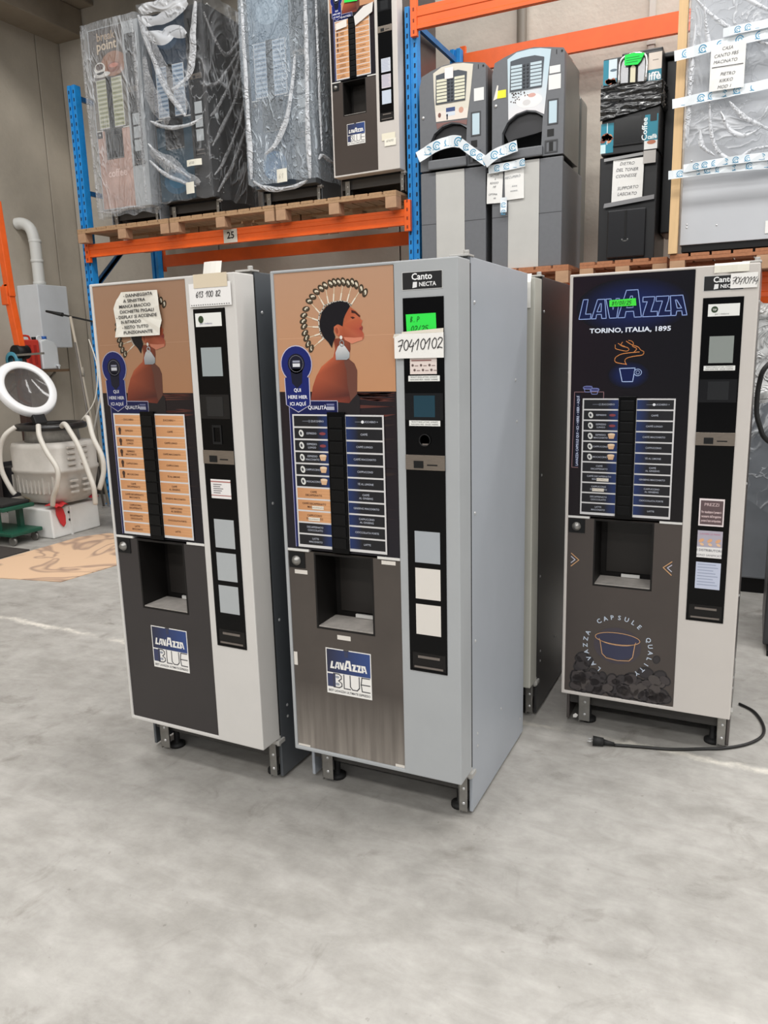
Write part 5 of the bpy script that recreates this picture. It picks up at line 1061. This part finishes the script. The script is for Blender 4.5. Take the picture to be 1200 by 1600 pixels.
MB().box(-.35, .53, 0, .33, .3, .335).build('top_shelf', GR, c, bev=.01); MB().box(-.3, .5, .02, .31, .335, .365).build('rubber_pad', RUB, c, bev=.008); MB().box(-.35, .6, 0, .33, .085, .12).build('bottom_shelf', GR, c, bev=.01)
for x in (.36, -.3):
    for y in (.03, .26): MB().box(x, x+.05, y, y+.04, .12, .3).build('post', GR, c)
for x, y in ((.55, .05), (-.3, .05), (.55, .28), (-.3, .28)): MB().cyl((x, y-.012, .04), (x, y+.012, .04), .0395, 14).box(x-.012, x+.012, y-.02, y+.02, .06, .086).build('castor', mat('castor', (120, 118, 114), .4, .5), c)
h = empty('engine_hoist', (-6.78, 5.62, 0)); tag(h, 'tall orange hoist arm with a black pivot and teal clamp', 'hoist')
OR2 = mat('hoist_orange', (226, 92, 26), .45, var=.12)
MB().bar((-.03, 0, 3.1), (.02, 0, 2.2), .07, .07, (0, 1, 0)).bar((-.01, .0, 2.32), (.07, 0, 1.7), .075, .07, (0, 1, 0)).build('arm', OR2, h, bev=.006)
MB().box(-.06, .03, -.05, .05, 2.12, 2.3).build('collar', OR2, h, bev=.01); MB().cyl((.07, -.07, 1.66), (.07, .07, 1.66), .07, 18).build('pivot', BLKM, h)
MB().lathe([(.05, -.03), (.085, -.03), (.085, .03), (.05, .03)], 20, (.02, -.05, 1.58), 'y').build('clamp', mat('clamp_teal', (60, 128, 148), .45), h); MB().bar((.07, -.06, 1.63), (.5, -.1, 1.64), .02, .02).build('clamp_rod', STEEL, h)
MB().box(.0, .09, -.045, .045, .02, 1.6).build('post', mat('hoist_post', (62, 44, 38), .6, .2), h, bev=.005); MB().box(-.35, .35, -.06, .06, .0, .06).box(-.04, .12, -.1, .3, 0, .06).build('base', mat('hoist_post', (0, 0, 0)), h)
for k, (x0, z0, x1, z1, r_, cl, lb) in enumerate(((-6.62, 2.02, -6.3, .02, .014, (176, 166, 150), 'pale wooden broom handle leaning by the rack post'), (-6.5, 1.75, -6.28, .02, .012, (110, 104, 98), 'dark metal rod leaning beside the broom handle'), (-6.1, 1.25, -6.55, .02, .012, (150, 146, 140), 'thin steel bar crossing behind the leaning handles'))):
    ky = 6.22-.09*k; m = MB().cyl((x0, ky, z0), (x1, ky-.04, z1), r_, 10)
    if k == 0: m.cyl((x0+.085, ky-.01, 1.49), (x0+.1, ky-.012, 1.4), .025, 10)
    tag(m.build('broom_handle' if k == 0 else 'metal_rod', mat('stick_%d' % k, cl, .6, .3 if k else 0)), lb, 'broom' if k == 0 else 'rod')
for k, (x, y, w_, d_, h_, cl, lb) in enumerate(((-7.7, 5.0, .5, .6, .75, (60, 52, 50), 'dark brown crate against the side wall'), (-7.75, 5.75, .6, .5, .45, (48, 46, 48), 'low black crate under the wall shelf'), (-7.1, 6.75, .5, .5, .5, (70, 66, 62), 'grey brown crate behind the tub'), (-7.1, 6.1, .3, .35, .32, (150, 148, 142), 'pale grey bin beside the hoist'))):
    r = empty('crate' if k < 3 else 'bin', (x, y, 0)); tag(r, lb, 'crate' if k < 3 else 'bin'); cm = mat('crate_%d' % k, cl, .7, var=.2)
    MB().box(0, w_, 0, d_, 0, .03).build('crate_floor', cm, r)
    for a in ((0, w_, 0, .02), (0, w_, d_-.02, d_), (0, .02, .02, d_-.02), (w_-.02, w_, .02, d_-.02)): MB().box(*a, .03, h_).build('wall_board', cm, r, bev=.004)
    MB().box(-.012, w_+.012, -.012, d_+.012, h_-.05, h_).build('rim', cm, r, bev=.006) if k == 3 else MB().box(.03, w_-.03, .03, d_-.03, .03, h_*.9).build('contents', mat('crate_fill_%d' % k, (76, 50, 44) if k == 0 else (60, 58, 58), .8, var=.4, scale=14), r, bev=.02)
m = MB().prism([(0, 0), (.2, 0), (.16, .16), (.03, .14)], 0, .3); tag(m.build('watering_tray', mat('teal_plastic', (70, 158, 140), .5), None, (-5.35, 5.75, 0), bev=.01), 'teal plastic tray lying on the floor behind the hoses', 'tray')
bk = empty('bucket', (-5.3, 5.45, 0)); tag(bk, 'grey white plastic bucket behind the hoses', 'bucket')
MB().lathe([(0, .01), (.13, 0), (.16, .3), (.165, .3), (.15, .02), (0, .02)], 28).build('pail', mat('bucket_grey', (176, 172, 164), .5), bk); MB().tube([(-.16, 0, .29), (-.1, -.05, .2), (0, -.17, .16), (.1, -.05, .2), (.16, 0, .29)], .005, 6, 4).build('bail', STEEL, bk)
o = MB().bar((-6.93, 6.21, 2.085), (-6.37, 6.285, 1.96), .016, .018).cyl((-6.95, 6.205, 2.09), (-6.75, 6.24, 2.045), .012, 10, .022).build('black_stay_rod', RUB); 
o.location = (0, 0, 0); tag(o, 'thin black rod jutting from the rack post in front of the boiler', 'rod')
o = MB().prism([(0, 0), (.012, .004), (.016, .016), (.004, .02), (-.004, .01)], 0, .004).build('paper_scrap', mat('scrap_white', (220, 218, 212), .8), None, (-.62, 3.07, .03), (-.3, .3, .2)); tag(o, 'small white paper scrap by the foot of the neon machine', 'paper scrap')
